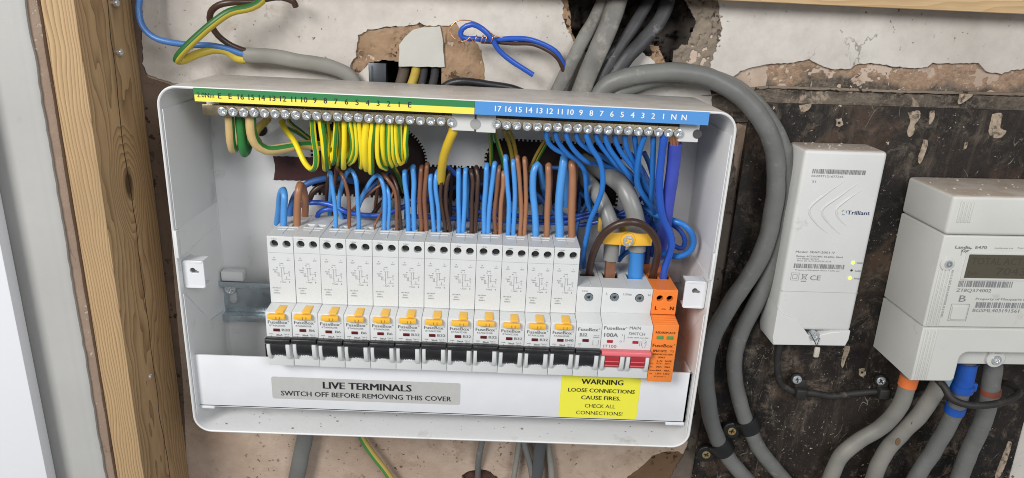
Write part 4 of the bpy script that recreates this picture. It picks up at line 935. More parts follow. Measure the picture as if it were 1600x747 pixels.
for pts, mt, d, lb in (
    ([(930, 262, -.014), (955, 285, -.016), (985, 310, -.018), (1010, 340, -.018), (1022, 380, -.016)], blue3, 8, 'deep royal blue wire slanting down behind the right grey cable'),
    ([(945, 248, -.018), (975, 262, -.020), (1000, 290, -.022), (1014, 320, -.020), (1018, 360, -.014)], blued, 8, 'dusty blue wire bending down behind the neutral wires'),
    ([(905, 300, -.016), (930, 318, -.018), (962, 330, -.020), (975, 350, -.018), (972, 400, -.014)], blued, 8, 'dusty blue wire between the two clamped cables, deep in the box'),
    ([(985, 240, -.020), (1002, 262, -.024), (1016, 292, -.028), (1028, 320, -.028), (1036, 350, -.024)], blue3, 7.5, 'royal blue wire just behind the last neutral wires'),
    ([(1040, 345, -.016), (1030, 362, -.016), (1020, 375, -.018), (1012, 395, -.018), (1008, 425, -.014)], blued, 12, 'dark blue wire running diagonally behind the brown arch'),
    ([(700, 262, -.006), (715, 275, -.014), (735, 290, -.018), (760, 318, -.018), (790, 345, -.014)], blue3, 7.5, 'royal blue wire slanting behind the eighth and ninth breakers'),
    ([(610, 268, -.016), (585, 290, -.020), (566, 310, -.022), (556, 335, -.020)], blued, 7.5, 'dusty blue wire slanting behind the hooked blue wires'),
    ([(640, 262, -.010), (625, 280, -.016), (612, 300, -.018), (590, 325, -.018), (575, 345, -.016)], brown3, 7, 'dark brown wire slanting behind the fifth breaker'),
    ([(780, 268, -.008), (800, 285, -.014), (835, 300, -.018), (862, 330, -.018), (885, 350, -.016)], blued, 8, 'dusty blue wire slanting behind the tenth and eleventh breakers')):
    wire('brown_wire' if mt is brown3 else 'blue_wire', mt, pts, d, lb, 'wire', 'loose wires in the box')

# ---- striped earth wires under the earth bar
GY = [gyy, gyg]; S3 = (0, 1, 2)
def gw(path, d, label, ph=0., tw=0., back=True, mats=GY, st=S3, yb=-.050, Y0=-.0625, lean=0):
    n_ = len(path); pts = []
    for i, p in enumerate(path):
        pts.append((p[0], p[1], p[2] if len(p) > 2 else Y0 + (yb - Y0) * max(0, (i / (n_ - 1)) ** 2 if n_ > 1 else 0)))
    b = U(*pts[0]); pts = [(b.x, b.y, b.z + .004, 0)] + pts
    if back:
        x, y = path[-1][:2]; y_ = pts[-1][2]
        pts += [(x + lean * .4, y + 1, y_ + .005), (x + lean, y - 12, y_ + .011), (x + lean, y - 45, y_ + .020), (x + lean, 215, -.012)]
    return wire('earth_wire', mats, pts, d * 1.18, label, 'wire', 'striped earth wires', stripe=st, twist=tw, phase=ph, n=14)
gw([(488.5, 190), (490.7, 220), (494.2, 243), (493, 258), (486, 264.5, -.054), (477.5, 256, -.050), (467, 235, -.045), (458, 217, -.040), (446.5, 202, -.034), (440, 190, -.028)], 7.8, 'striped earth wire looping down and back up above the maroon tape', .9, .0, False)
names = ['second', 'third', 'fourth', 'fifth', 'sixth', 'seventh', 'eighth', 'ninth', 'tenth', 'eleventh', 'twelfth', 'thirteenth', 'fourteenth', 'fifteenth', 'sixteenth']
paths = [([(501.7, 191), (505.4, 217), (507.6, 246), (508.8, 262)], 9.2, 2.0, 0), ([(525.3, 192), (523.8, 217), (521.6, 246), (519.5, 254)], 6.8, 1.9, 0), ([(537.6, 195), (537.5, 224), (537, 250), (537, 260)], 7.8, 2.5, 0),
         ([(546, 194), (550.3, 217), (551.2, 231.5), (547.2, 247), (543, 252)], 6.6, 1.2, .1), ([(554, 195), (557, 224), (557.5, 240), (552.5, 252), (546, 255)], 6.2, 4.5, .0), ([(560.3, 194), (563, 224), (565.2, 248), (564, 260)], 7, 3.3, .1),
         ([(571.7, 198), (569.5, 231.5), (570, 253.6), (573, 263)], 9, 4.4, 0), ([(582.7, 195), (579.8, 224), (579.8, 253.6), (580.3, 268)], 8.6, .7, .0), ([(590.8, 195), (589.4, 224), (590.8, 246), (595.3, 259), (602, 262.5)], 7.2, 4.4, 0),
         ([(598.2, 195), (597.5, 224), (599, 246), (603, 257)], 7.2, 4.6, 0), ([(606.3, 196), (606.3, 224), (607.8, 247), (612, 258)], 7, 1.8, 0), ([(612.4, 197), (613.5, 224), (615, 244), (619, 256)], 6.6, 2.4, .1),
         ([(617.4, 199), (618.4, 224), (619.8, 244), (625, 256.5), (630, 252)], 6.2, 2.8, 0), ([(624.9, 202), (625.6, 224), (626.4, 244), (627.7, 252)], 6, 1.7, 0), ([(635.8, 197), (633.6, 224), (635, 242), (632, 250)], 7.2, .6, 0)]
PH = [0.1, 0.5, 2.2, 1.6, 1.9, 2.0, 4.4, 0.0, -0.5, 4.6, 1.6, 2.0, 1.9, 1.1, 0.1]
for (nm, (pth, d, ph, tw)), ph in zip(zip(names, paths), PH):
    gw(pth, d, f'{nm} from the left of the striped earth wires bunched under the earth bar', ph, tw)
gw([(512, 195, -.050), (514.5, 215, -.046), (513, 235, -.040), (515, 262, -.030)], 5.4, 'thin striped earth wire tucked behind the second and third ones', 1.8, 0, False)
gw([(529.5, 200, -.052), (530.4, 218, -.048), (529.4, 240, -.044), (527, 256, -.040)], 5.0, 'thin striped earth wire half hidden behind the third and fourth ones', 1.8, 0, True, lean=2)
gw([(616, 262, -.030), (622, 272, -.026), (628, 288, -.020), (632, 300, -.014)], 6, 'dull earth wire dropping under the bunch towards the sixth breaker', 1, 0, False, [gyo, gyg])
gw([(708, 205), (705, 213), (700, 226), (694, 243), (690.5, 262), (689, 285)], 12.5, 'single thick yellow earth wire at the right end of the earth bar', 4.6, 0, False, [mat('ochre_earth_pvc', (.62, .42, .025), .4, var=.08), gyg], yb=-.040)
mb = MB(); P = [Vector(U(706, 193, -.0625)), Vector(U(708, 206, -.0625))]; tube(mb, [P[0], P[1]], .0018, 10); tag(mb.build('copper_strands', copper, bpy.data.objects['earth_wire'] if False else None), 'bare copper end of the thick yellow earth wire under the bar', 'copper end')
# old thick earth conductors at the left
gw([(358.4, 188, -.058), (359.5, 205, -.056), (361, 222, -.053), (364, 233, -.046), (368, 228, -.038), (372, 205, -.030), (374, 185, -.022)], 12, 'aged cream and green wire at the far left end of the earth bar', -.2, 0, False, [creamc, oldgreen], (0, 1))
gw([(375, 188, -.054), (377, 206, -.053), (379, 226, -.051), (382, 239, -.046), (387, 230, -.038), (390, 205, -.028)], 13, 'aged solid green wire beside the cream one at the far left', 0, 0, False, [oldgreen, creamc], ())
gw([(391.5, 190, -.060), (392.5, 207, -.059), (398.5, 223, -.057), (415.6, 233.5, -.052), (445.6, 231, -.044), (471, 227, -.036), (499, 228.5, -.028), (530, 232, -.018), (550, 235, -.006)], 14, 'aged cream and green wire bending sharply to run behind the striped ones', -.3, 0, False, [creamc, oldgreen], (0, 1))
gw([(418, 186, -.020), (408, 196, -.019), (398, 210, -.016), (404, 222, -.010)], 10, 'dirty brown wire behind the cream one at the back', 0, 0, False, [gyo, gyo], ())
gw([(452, 190, -.022), (468, 203, -.022), (484, 216, -.020), (500, 228, -.012)], 5, 'dark green wire slanting at the back of the box, upper one', 0, 0, False, [oldgreen, gyo], (3, 4))
gw([(444, 196, -.016), (462, 206, -.016), (480, 218, -.014), (495, 232, -.006)], 5, 'dark green wire slanting at the back of the box, lower one', 0, 0, False, [oldgreen, gyo], (0, 1))
for i, (a, nm) in enumerate((([(766, 205), (767, 228), (767.5, 252), (766, 275)], 'first'), ([(773, 205), (780, 232), (786, 252), (790, 275)], 'second'), ([(787, 203), (794, 220), (799, 240), (801, 262)], 'third'),
                  ([(795, 203), (802, 220), (806, 240), (808, 262)], 'fourth'), ([(855, 212), (848, 225), (834, 250), (826, 268)], 'fifth'), ([(860, 216), (853, 226), (840, 250), (832, 268)], 'sixth'))):
    wire('earth_wire', [gyo, gyg], [(x, y, -.030 + .005 * j) for j, (x, y) in enumerate(a)], 6.6 if i < 4 else 5, f'{nm} dull olive earth wire in the gap under the neutral bar', 'wire', 'dull earth wires', stripe=(0, 1, 2, 3), phase=i * 1.3, n=14)

# ---- neutral wires
def nw(path, d, label, mt=blue2, group='neutral wires', Ys=None, name='blue_wire', top=True, flat=None):
    d = d * 1.08 if d < 10 else d
    n_ = len(path); Ys = Ys or (-.0625, -.036); pts = []
    for i, p in enumerate(path): pts.append((p[0], p[1], p[2] if len(p) > 2 else Ys[0] + (Ys[1] - Ys[0]) * i / (n_ - 1)))
    if top: b = U(*pts[0]); pts = [(b.x, b.y, b.z + .004, 0)] + pts
    return wire(name, mt, pts, d, label, 'wire', group, n=12, flat=flat)
NT = lambda q: f'{q} from the left of the blue wires hanging under the neutral bar'
nw([(853.7, 207), (857, 223), (868, 234), (885, 241), (902, 251), (913.5, 268.5), (915.7, 296), (917.5, 315.6), (924, 330), (936, 345, -.020)], 7.4, NT('first'), Ys=(-.0625, -.030))
nw([(868.6, 210), (875, 226), (889, 242), (903, 252), (914, 268), (920, 290, -.030), (922, 320, -.024)], 7.4, NT('second'), Ys=(-.062, -.036))
nw([(884.6, 211), (892, 228), (907, 245), (921, 255.5), (934, 257, -.036), (955, 262, -.030), (980, 276, -.026)], 7.4, NT('third'), Ys=(-.0625, -.040))
nw([(900.7, 210), (906, 223), (921, 235.5), (937, 243, -.040), (960, 258, -.030), (990, 290, -.024)], 7.4, NT('fourth'), Ys=(-.062, -.046))
nw([(916, 211), (924, 232), (935, 247), (940.5, 264), (941, 294), (933, 320), (922, 345.6), (917, 370), (912.5, 395), (914, 420, -.034), (920, 440, -.028)], 8.2, NT('fifth'), Ys=(-.064, -.046))
nw([(930.7, 211), (939, 228), (952, 245), (965, 259), (985, 275, -.040), (1000, 296, -.034), (1012, 325, -.030)], 7.6, NT('sixth'), Ys=(-.062, -.044))
nw([(945.7, 212), (952, 232), (965, 251), (979, 270), (995, 290, -.040), (1010, 312, -.036), (1020, 335, -.030)], 7.8, NT('seventh'), Ys=(-.063, -.044))
nw([(961, 212.5), (967, 232), (980, 251), (996, 270), (1008, 290, -.036), (1018, 315, -.030)], 7.6, NT('eighth'), Ys=(-.0615, -.042))
nw([(976, 213), (979, 232), (987.5, 249), (1000, 268), (1012, 290, -.034), (1022, 315, -.028)], 7.8, NT('ninth'), Ys=(-.061, -.042))
nw([(991, 214), (994, 232), (999, 260), (1009, 290), (1018, 307), (1027, 330, -.028)], 8, NT('tenth'), Ys=(-.060, -.034))
nw([(1006.7, 214.5), (1001, 232), (997, 252), (995.5, 270.7), (997, 290), (1007, 307), (1018, 323), (1026, 345, -.030)], 8.6, NT('eleventh'), Ys=(-.064, -.040))
nw([(1020.6, 216), (1020, 243), (1019, 285.7), (1018, 307), (1022, 330, -.034), (1030, 360, -.026)], 8.4, NT('twelfth'), Ys=(-.061, -.042))
nw([(1006, 238, -.030), (1014, 256, -.028), (1022, 285, -.024), (1030, 330, -.020)], 7, 'blue wire slanting at the back behind the neutral wires', mt=blued, top=False)
nw([(999, 322, -.030), (1014, 331, -.034), (1031, 338.5, -.040), (1048, 344, -.046), (1066, 350, -.050), (1079, 362, -.051), (1084, 380, -.051), (1077, 394, -.050), (1061, 401, -.047), (1046, 399, -.042), (1031, 393, -.034), (1018, 382, -.026)], 8.6,
   'bright blue wire making a round loop near the right clip', mt=blue2, top=False)
nw([(1040, 344, -.030), (1052, 352, -.034), (1064, 362, -.038), (1070, 376, -.040), (1066, 388, -.040), (1055, 385, -.038), (1045, 376, -.034)], 7, 'darker blue wire curled inside the round loop', mt=blue3, top=False)
PU = nw([(1037, 218), (1033.8, 243), (1030, 285.7), (1031, 315), (1037, 343), (1046.5, 363), (1050, 382), (1045, 401), (1039, 420), (1036.7, 434), (1036.3, 442, -.0452)], 12.5, 'shiny royal blue neutral link running down into the orange surge device', mt=blue3, Ys=(-.066, -.0455))
PV = nw([(1055, 224), (1052, 253.5), (1048, 290), (1042, 328.5), (1036, 370, -.040), (1030, 400, -.032)], 22, 'thick violet blue tail under the last neutral screw', mt=purple, Ys=(-.062, -.048), top=False)
for o, a, b, r in ((PU, (1036, 212), (1037.2, 220), .0021), (PV, (1052.5, 216), (1054, 226), .0030)):
    mb = MB(); p, q = U(*a, -.0630), U(*b, -.0625); r_ = random.Random(5)
    for k in range(14):
        t = 2 * math.pi * k / 14; rr = r * (.55 if k % 2 else .9); off = Vector((rr * math.cos(t), rr * math.sin(t) * .8, 0)); mb2 = tube(mb, [p + off * .8 + Vector((0, 0, .001)), q + off], r * .26, 5)
    mb.build('copper_strands', copper, o)

# ---- two clamped main cables
def rr_(a, b): return lambda t: a + (b - a) * t
o = wire('grey_cable', greys, [(905, 262, -.004), (912, 275, -.014), (926, 293, -.028), (941, 316, -.040), (951, 338, -.046), (956, 355, -.048), (956.5, 380, -.048), (954, 405, -.048)], 23, 'left of the two grey main cables held by the yellow clamp', 'cable', 'clamped main cables', n=24)
mb = MB(); tube(mb, [U(954, 402, -.048), U(953.5, 414, -.0465), Vector((U(952.5, 432, -.0455)))- Vector((0, 0, .003))], .0050, 4, phase=.78); mb.build('brown_conductor', mat('scuffed_brown_pvc', (.22, .10, .055), .45, var=.15, vscale=80), o, bevel=.0008)
o = wire('grey_cable', greys, [(912, 252, -.002), (926, 260, -.012), (952, 274, -.028), (974, 294, -.040), (986, 318, -.046), (993, 343, -.048), (996, 368, -.048), (995.5, 391, -.048)], 26, 'right of the two grey main cables held by the yellow clamp', 'cable', 'clamped main cables', n=24)
mb = MB(); tube(mb, [U(995, 388, -.048), U(994.5, 404, -.047), U(993.5, 420, -.046), U(992.5, 434, -.0455) - Vector((0, 0, .003))], lambda t: .0050 + .0008 * t, 16); mb.build('blue_conductor', mat('clean_blue_pvc', (.04, .22, .58), .35, var=.05), o, angle=60)
c = U(980, 372, -.056)
T = thing('cable_clamp', 'yellow plastic clamp bar screwed across the two grey main cables', 'clamp', tuple(c)); c0 = c
mb = MB(); prof = []
nseg = 36; hw = .0174; wav = lambda x: -.0012 - .0022 * (abs(math.sin((x + 0.0006) / hw * math.pi)) ** .8)
for i in range(nseg + 1):
    x = -hw + 2 * hw * i / nseg; y = wav(x); hz = .0046 + .0003 * math.cos(x * 300)
    prof.append((x, y, hz))
for x, y, hz in prof: mb.v += [(x, y, -hz), (x, y, hz), (x, y + .0024, hz), (x, y + .0024, -hz)]
for i in range(nseg):
    for k in range(4): mb.f.append((4 * i + k, 4 * i + (k + 1) % 4, 4 * i + 4 + (k + 1) % 4, 4 * i + 4 + k)); mb.m.append(0)
mb.f += [(0, 1, 2, 3), tuple(4 * nseg + k for k in (3, 2, 1, 0))]; mb.m += [0, 0]
mb.cyl((0, .001, -.0002), .0050, (0, -.0050, 0), 24); mb.build('clamp_bar', yelm, T, bevel=.0004)
screw(T, (.0002, -.0046, -.0008), .0039, mat_scr)
p = U(938, 350, -.03) - c; q = U(977, 357, -.034) - c
mb = MB(); mb.box(p.x - .0012, p.x + .0016, p.y, p.y + .006, p.z - .006, p.z + .004); mb.box(q.x - .0045, q.x + .003, q.y, q.y + .008, q.z - .003, q.z + .0015); mb.build('clamp_base', mat('old_yellow_plastic', (.62, .40, .08), .5), T, bevel=.0005)
# brown link arch
bw('brown_wire', brown3, [(920, 431, -.0452), (924, 405.6, -.052), (933, 382, -.060), (947, 362, -.066), (967, 350, -.069), (987, 347.5, -.070), (1006, 353, -.068), (1021, 367, -.064), (1027.5, 386, -.059), (1025, 410, -.052), (1020, 432, -.0455), (1019, 441, -.0452)], 11.4, 'dark brown link wire arching from the short breaker over the clamp to the orange device', 0, group='link wires')

# ================================================================== CABLES OUTSIDE
YF = .004
OUT = 'cables outside the box'
o = wire('grey_cable', greyl, [(382, 86, -.002), (395, 87, -.002), (430, 90, .0), (480, 98, .002), (520, 107, .004), (545, 118, .006), (560, 140, .007)], 24, 'stripped grey cable with open end above the left of the box', 'cable', OUT, n=20, flat=(.62, (0, 1, 0)))
wire('blue_core', mat('sky_blue_pvc', (.06, .17, .42), .35, var=.12), [(392, 86, -.002), (375, 83, -.004), (358, 77, -.006), (328, 70.5, -.010), (296, 70.2, -.012), (264, 66, -.014), (240, 58, -.014), (224, 42, -.012), (217.5, 20, -.010), (219, -15, -.008)], 9.5, '', parent=o)
wire('brown_core', brown3, [(392, 82, -.002), (380, 78.5, -.003), (362, 71, -.005), (341, 55, -.008), (329, 36, -.012), (329, 20, -.015), (342, 8.5, -.018), (366, 3.5, -.018), (395, 3, -.014), (420, -2, -.010), (440, -4, -.008), (458, 2, -.006), (462, 10, -.004)], 9.5, '', parent=o)
mb = MB()
wire('earth_core', [mat('dull_earth_yellow', (.52, .40, .045), .4, var=.1), mat('deep_green', (.02, .11, .02), .4)], [(392, 91, -.001), (380, 93, -.002), (368, 90, -.003), (357, 81, -.005), (337, 77.5, -.008), (308, 85, -.013), (284, 95, -.016), (277, 94, -.019), (283, 84, -.021), (304, 62, -.022), (334, 37, -.022), (360, 19, -.020), (392, 11, -.016), (409, 0, -.012), (414, -14, -.010)], 12.5, '', stripe=(0, 1, 2), phase=4.4, parent=o, n=14)
# blue pair twisted with bare copper
o = wire('blue_wire', blue3, [(883, 110, .006), (878, 96, .002), (867, 80, -.001), (833.5, 63, -.004), (800, 60.5, -.005), (770, 62, -.006), (741, 60.5, -.007), (727, 60, -.008), (720.5, 54.5, -.009), (723, 45, -.010), (738, 38.5, -.011), (754, 46, -.011), (768, 60, -.010), (780, 78, -.008), (800, 96, -.006), (833, 117, -.004)], 8,
         'folded royal blue wire hanging by the patch above the box', 'wire', OUT)
wire('brown_wire', brown3, [(881, 112, .004), (874, 96, .001), (862, 83, -.001), (835, 70, -.003), (800, 68, -.004), (775, 66, -.005), (752, 65, -.006)], 6.5, 'dark brown wire running with the folded blue wire above the box', 'wire', OUT)
pts = [(826, 66, -.003), (800, 62, -.005), (772, 55, -.008), (757, 43.5, -.010), (742, 34.5, -.010), (727, 31.5, -.010), (712, 34, -.010), (703, 46, -.010), (706, 56, -.010), (716, 63, -.010), (728, 64, -.011), (734, 58, -.012)]
for i in range(4): x = 741 + i * 8 + (i % 2) * 2; pts += [(x - 1, 66, -.009), (x + 1, 64, -.012), (x + 4, 56, -.012), (x + 4, 57, -.004)]
wire('copper_wire', copper, pts, 1.7, 'thin bare copper wire looped and coiled round the folded blue wire', 'wire', OUT, n=7)
# flat cables from the hole in the wall
for pts, d, mt, lb, fl in (
    ([(952, -25, .020), (944, 0, .016), (928, 32, .010), (912, 62, .005), (893, 98, .004), (872, 140, .005), (855, 178, .006)], 22, greyf, 'narrow flat grey cable, leftmost of those coming out of the wall hole', (.5, (.3, 1, 0))),
    ([(972, -30, .016), (964, 2, .010), (955, 30, .004), (943, 60, -.001), (926, 98, .0), (909, 140, .002), (894, 178, .004)], 31, greyf, 'broad pale flat grey cable coming out of the wall hole', (.42, (.3, 1, 0))),
    ([(1024, -25, .022), (1014, 0, .018), (999, 27, .013), (985, 48, .009), (965, 78, .005), (945, 112, .004), (930, 140, .005), (912, 178, .006)], 19, greyd, 'dark dusty flat cable with pale scuffs, third out of the wall hole', (.6, (.3, 1, 0))),
    ([(1050, -25, .020), (1044, 0, .017), (1030, 34, .012), (1008, 60, .008), (985, 84, .004), (964, 112, .003), (948, 134, .004), (930, 165, .006)], 23, greyd, 'dark dusty flat cable, rightmost of those out of the wall hole', (.6, (.3, 1, 0)))):
    wire('flat_cable', mt, pts, d, lb, 'cable', OUT, n=20, flat=fl)
wire('grey_cable', greyd, [(925, 120, .006), (940, 100, .006), (958, 78, .006), (975, 62, .012)], 12, 'short dark cable tucked between the flat ones', 'cable', OUT)
# the two big tails that arch over to the right
wire('grey_tail', greyn, [(925, 168, .004), (938, 145, .002), (952, 132, .0), (980, 121, -.002), (1018, 115, -.004), (1062, 113.5, -.005), (1100, 120, -.006), (1136, 136, -.007), (1170, 163, -.007), (1197, 200, -.007), (1211, 240, -.006), (1213, 285, -.006), (1207, 335, -.006), (1195, 385, -.006), (1172, 430, -.006), (1145, 470, -.006), (1122, 508, -.006), (1108, 545, -.005), (1103, 585, -.004), (1107, 631, -.003), (1119, 681, -.001), (1140, 718, -.001), (1170, 752, -.001), (1200, 790, -.001)],
     29, 'thick grey tail, the front one of the pair arching over the box', 'cable', OUT, n=24)
wire('grey_tail', greyn, [(940, 175, .006), (960, 150, .004), (1000, 130, .003), (1060, 118, .003), (1110, 122, .003), (1150, 138, .002), (1185, 167, .0), (1211, 205, .0), (1226, 250, .0), (1228, 300, .0), (1221, 350, .0), (1208, 405, .0), (1190, 455, .0), (1168, 500, .0), (1153, 535, .0), (1147.5, 566, -.001), (1150, 600, -.001), (1161.5, 648, -.001), (1176, 681, -.001), (1194, 712, -.001), (1222, 745, -.001), (1250, 780, -.001)],
     27, 'thick grey tail, the rear one of the pair arching over the box', 'cable', OUT, n=24)
wire('black_cable', blackm, [(680, 150, .008), (700, 132, .004), (725, 126.5, .002), (765, 132, .004), (800, 138, .006), (830, 150, .008)], 12, 'black cable end peeping over the top edge of the box', 'cable', OUT)
for pts, d, mt, lb in (([(652, 95, .022), (648, 118, .012), (640, 140, .006)], 14, gyo, 'dirty yellow cable dropping behind the box through the wall slot'),
                       ([(664, 95, .022), (662, 118, .014), (656, 140, .006)], 12, greyd, 'first dark cable beside the dirty yellow one in the slot'),
                       ([(681, 95, .022), (679, 118, .014), (674, 140, .006)], 13, greyd, 'second dark cable in the slot, under the white filler'),
                       ([(634, 92, .024), (630, 118, .016), (622, 145, .008)], 18, mat('muddy_sheath', (.10, .075, .055), .7, var=.3), 'muddy brown cable left of the dirty yellow one')):
    wire('slot_cable', mt, pts, d, lb, 'cable', OUT)
p = U(588, 98, .016); q = U(600, 128, .016); mb = MB(); mb.box(p.x - .006, q.x + .002, .0125, .02, q.z - .01, p.z); mb.box(p.x - .0045, p.x - .002, .0118, .0125, q.z - .01, p.z - .002)
tag(mb.build('back_box', mat('grey_metal_box', (.07, .08, .09), .4, metal=.5, var=.3), bevel=.0006), 'dark metal box corner sunk in the wall slot above the enclosure', 'metal box')
# below the box
wire('flat_cable', greyn, [(480, 640, .005), (476, 684, .003), (470, 715, .003), (462, 752, .004), (455, 790, .006)], 26, 'wide dark grey cable leaving the bottom left of the box', 'cable', 'cables under the box', n=20, flat=(.5, (0, 1, 0)))
wire('earth_wire', [mat('aged_yellow_pvc', (.50, .37, .10), .45, var=.1), mat('leaf_green_pvc', (.06, .22, .05), .4)], [(552, 650, .006), (566, 685, .005), (584, 712, .004), (610, 746, .004), (630, 775, .005)], 10.5, 'green and yellow wire leaving the bottom of the box', 'wire', 'cables under the box', stripe=(0, 1, 2, 3, 4), phase=1.3, n=14)
wire('thin_cable', greyn, [(758, 655, .006), (753, 690, .005), (748, 716, .008), (747, 740, .016), (746, 760, .026)], 10, 'thin grey cable going from the box into the low wall hole', 'cable', 'cables under the box')
wire('thin_cable', greyl, [(818, 660, .007), (811, 695, .006), (803, 747, .006), (800, 780, .006)], 9, 'pale thin cable, leftmost of the group under the box middle', 'cable', 'cables under the box')
wire('thin_cable', greyn, [(812, 655, .005), (820, 695, .004), (829, 728, .004), (834, 760, .004)], 10, 'thin grey cable crossing under the pale one', 'cable', 'cables under the box')
wire('flat_cable', mat('charcoal_sheath', (.075, .078, .08), .4, var=.1), [(852, 655, .004), (845, 692, .002), (841, 720, .002), (837, 760, .003)], 19, 'charcoal flat cable under the middle of the box', 'cable', 'cables under the box', n=20, flat=(.55, (0, 1, 0)))
wire('thin_cable', greyl, [(848, 660, .008), (856, 697, .008), (861, 730, .008), (863, 760, .008)], 11, 'pale thin cable right of the charcoal one', 'cable', 'cables under the box')
# saddle clips holding the tails
def saddle(scr, cen, ang, label):
    s = U(*scr, .0); c = U(*cen, -.002); T = thing('cable_clip', label, 'clip', (s.x, .006, s.z), 'black saddle clips on the tails')
    mb = MB(); mb.cyl((0, 0, 0), .0082, (0, -.0060, 0), 28); mb.build('clip_foot', blackp, T, bevel=.0015, seg=3)
    d = Vector((c.x - s.x, 0, c.z - s.z)); u = d.normalized(); L = d.length; P = []
    for k in range(15):
        t = k / 14; a = math.pi * (1 - t); r = .0088
        P.append(u * (L + r * math.cos(a)) + Vector((0, -.006 - r * math.sin(a) * 1.15, 0)) + Vector((0, .004, 0)))
    v = Vector((-u.z, 0, u.x)); mb = MB()
    for p in [u * .002 + Vector((0, -.003, 0))] + P:
        rad = Vector((0, -1, 0)) if p.y > -.004 else (p - u * L - Vector((0, -.004, 0))).normalized()
        mb.v += [p - v * .0068, p + v * .0068, p + v * .0068 + rad * .0020, p - v * .0068 + rad * .0020]
    n_ = len(mb.v) // 4
    for i in range(n_ - 1):
        for k in range(4): mb.f.append((4 * i + k, 4 * i + (k + 1) % 4, 4 * i + 4 + (k + 1) % 4, 4 * i + 4 + k)); mb.m.append(0)
    mb.f += [(0, 1, 2, 3), tuple(4 * (n_ - 1) + k for k in (3, 2, 1, 0))]; mb.m += [0, 0]
    mb.v = [tuple(x) for x in mb.v]; mb.build('clip_strap', blackp, T, bevel=.0006, angle=50)
    screw(T, (0, -.0066, 0), .0038, goldscrew)
saddle((1143.5, 674), (1170, 665), 0, 'black saddle clip with a brassy screw on the rear tail')
saddle((1103.5, 710.5), (1128, 700), 0, 'black saddle clip with a brassy screw on the front tail, lowest one')

# ================================================================== COMMUNICATIONS HUB
HX, HZ = .2848, .02
T = thing('communications_hub', 'tall white smart meter hub with three small lights, mounted on the dark board', 'communications hub', (HX, .009, HZ), roty=-.0125)
inv = (Matrix.Translation((HX, .009, HZ)) @ Matrix.Rotation(-.0125, 4, 'Y')).inverted()
def HL(px, py, Y): return inv @ U(px, py, Y)
yf = -.0315                                     # front face, local
mb = MB(); mb.box(-.0305, .0305, yf, 0, -.0700, .0745); mb.build('case', hubm, T, bevel=.0032, seg=4, angle=50)
yy = -.0226
sw = [HL(*p, yy) for p in ((1207, 480), (1222, 490), (1240, 497), (1252, 508), (1262, 522), (1272, 530), (1282, 522), (1300, 518), (1332, 517), (1329, 530), (1320, 540), (1202, 538), (1186, 526))]
poly = [(p.x, p.z) for p in sw]; poly[-1] = (-.0310, poly[-1][1]); poly[0] = (-.0310, poly[0][1]); poly[-2] = (-.0295, poly[-2][1])
mb = MB(); sheet(mb, [[(min(x, .0300), z) for x, z in poly]], yf - .0010, .0300, .0008); mb.build('terminal_cover', hubm, T, angle=40)
p = HL(1271, 524, yy); screw(T, (p.x, yf - .0022, p.z), .0040, steel)
mb = MB(); q = HL(1273, 536, yy); tube(mb, [Vector((p.x - .004, yf - .0025, p.z + .003)), Vector((p.x, yf - .005, p.z - .004)), Vector((q.x, yf - .004, q.z - .001))], .0003, 6); tube(mb, [Vector((p.x + .004, yf - .0025, p.z - .001)), Vector((q.x, yf - .004, q.z))], .0003, 6); mb.build('seal_wire', mat_dk, T)
q = HL(1273, 547, yy); mb = MB(); mb.box(q.x - .0022, q.x + .0022, yf - .005, yf - .0025, q.z - .0045, q.z + .0045); mb.build('seal_tag', mat('amber_seal', (.50, .46, .38), .3), T, bevel=.0012)
mb = MB(); a = HL(1223, 452, yy); mb.box(-.0300, .0300, yf - .0001, yf + .001, -.0368, -.0365); mb.build('case_seam', mat_dk2, T)
# raised chevrons
yf2 = yf - .0002
for pts in (([(1321, 282), (1290, 303), (1264, 328), (1278, 352), (1293, 364)]), ([(1340, 287), (1310, 308), (1284, 329), (1298, 352), (1313, 366)]), ([(1346, 297), (1325, 311), (1306, 328), (1312, 343), (1323, 353)])):
    mb = MB(); P = [HL(x, y, yy) for x, y in pts]; tube(mb, [Vector((p.x, yf + .00005, p.z)) for p in P], lambda t: .0003 + .0006 * math.sin(math.pi * t), 8); mb.build('raised_chevron', hubm, T)
mb = MB()
def ht(s, px, py, hh, ww=None, bold=0, left=False): p = HL(px, py, yy); text(mb, s, p.x, p.z, yf2, hh, ww, bold * .5, left=left)
a = HL(1270, 265, yy); b = HL(1353, 272, yy); barcode(mb, a.x, b.x, a.z - .0028, a.z + .0006, yf2, 5)
ht('BGSMT121677245', 1293, 275.5, .0016, .0235); ht('S1', 1272, 283.5, .0016, .0028)
ht('Model: SEAP-2001-V', 1274, 394, .0017, .0300, .004); ht('Ratings: AC230/240V, 50-60Hz, 20mA', 1281, 401, .0013, .036, .004); ht('S/N: MR2D1677245', 1262, 404.5, .0011, .017); ht('MAC: 00-1A-77-09-07-9C-0218', 1272, 408, .0011, .026)
a = HL(1241, 412, yy); b = HL(1320, 418, yy); barcode(mb, a.x, b.x, a.z - .0034, a.z + .0002, yf2, 9)
ht('Property of Macquarie Meters 3 (UK) Ltd', 1277, 422.5, .0010, .034)
ht('CE', 1274, 434, .0040, .0082, .004)
a = HL(1242, 432, yy)
for r_ in (.0030, .0017):
    for q_ in ((-1, -1, 1, -1), (1, -1, 1, 1), (1, 1, -1, 1), (-1, 1, -1, -1)): line2(mb, a.x + q_[0] * r_, a.z + q_[1] * r_, a.x + q_[2] * r_, a.z + q_[3] * r_, yf2, .00022)
a = HL(1256.5, 433, yy)
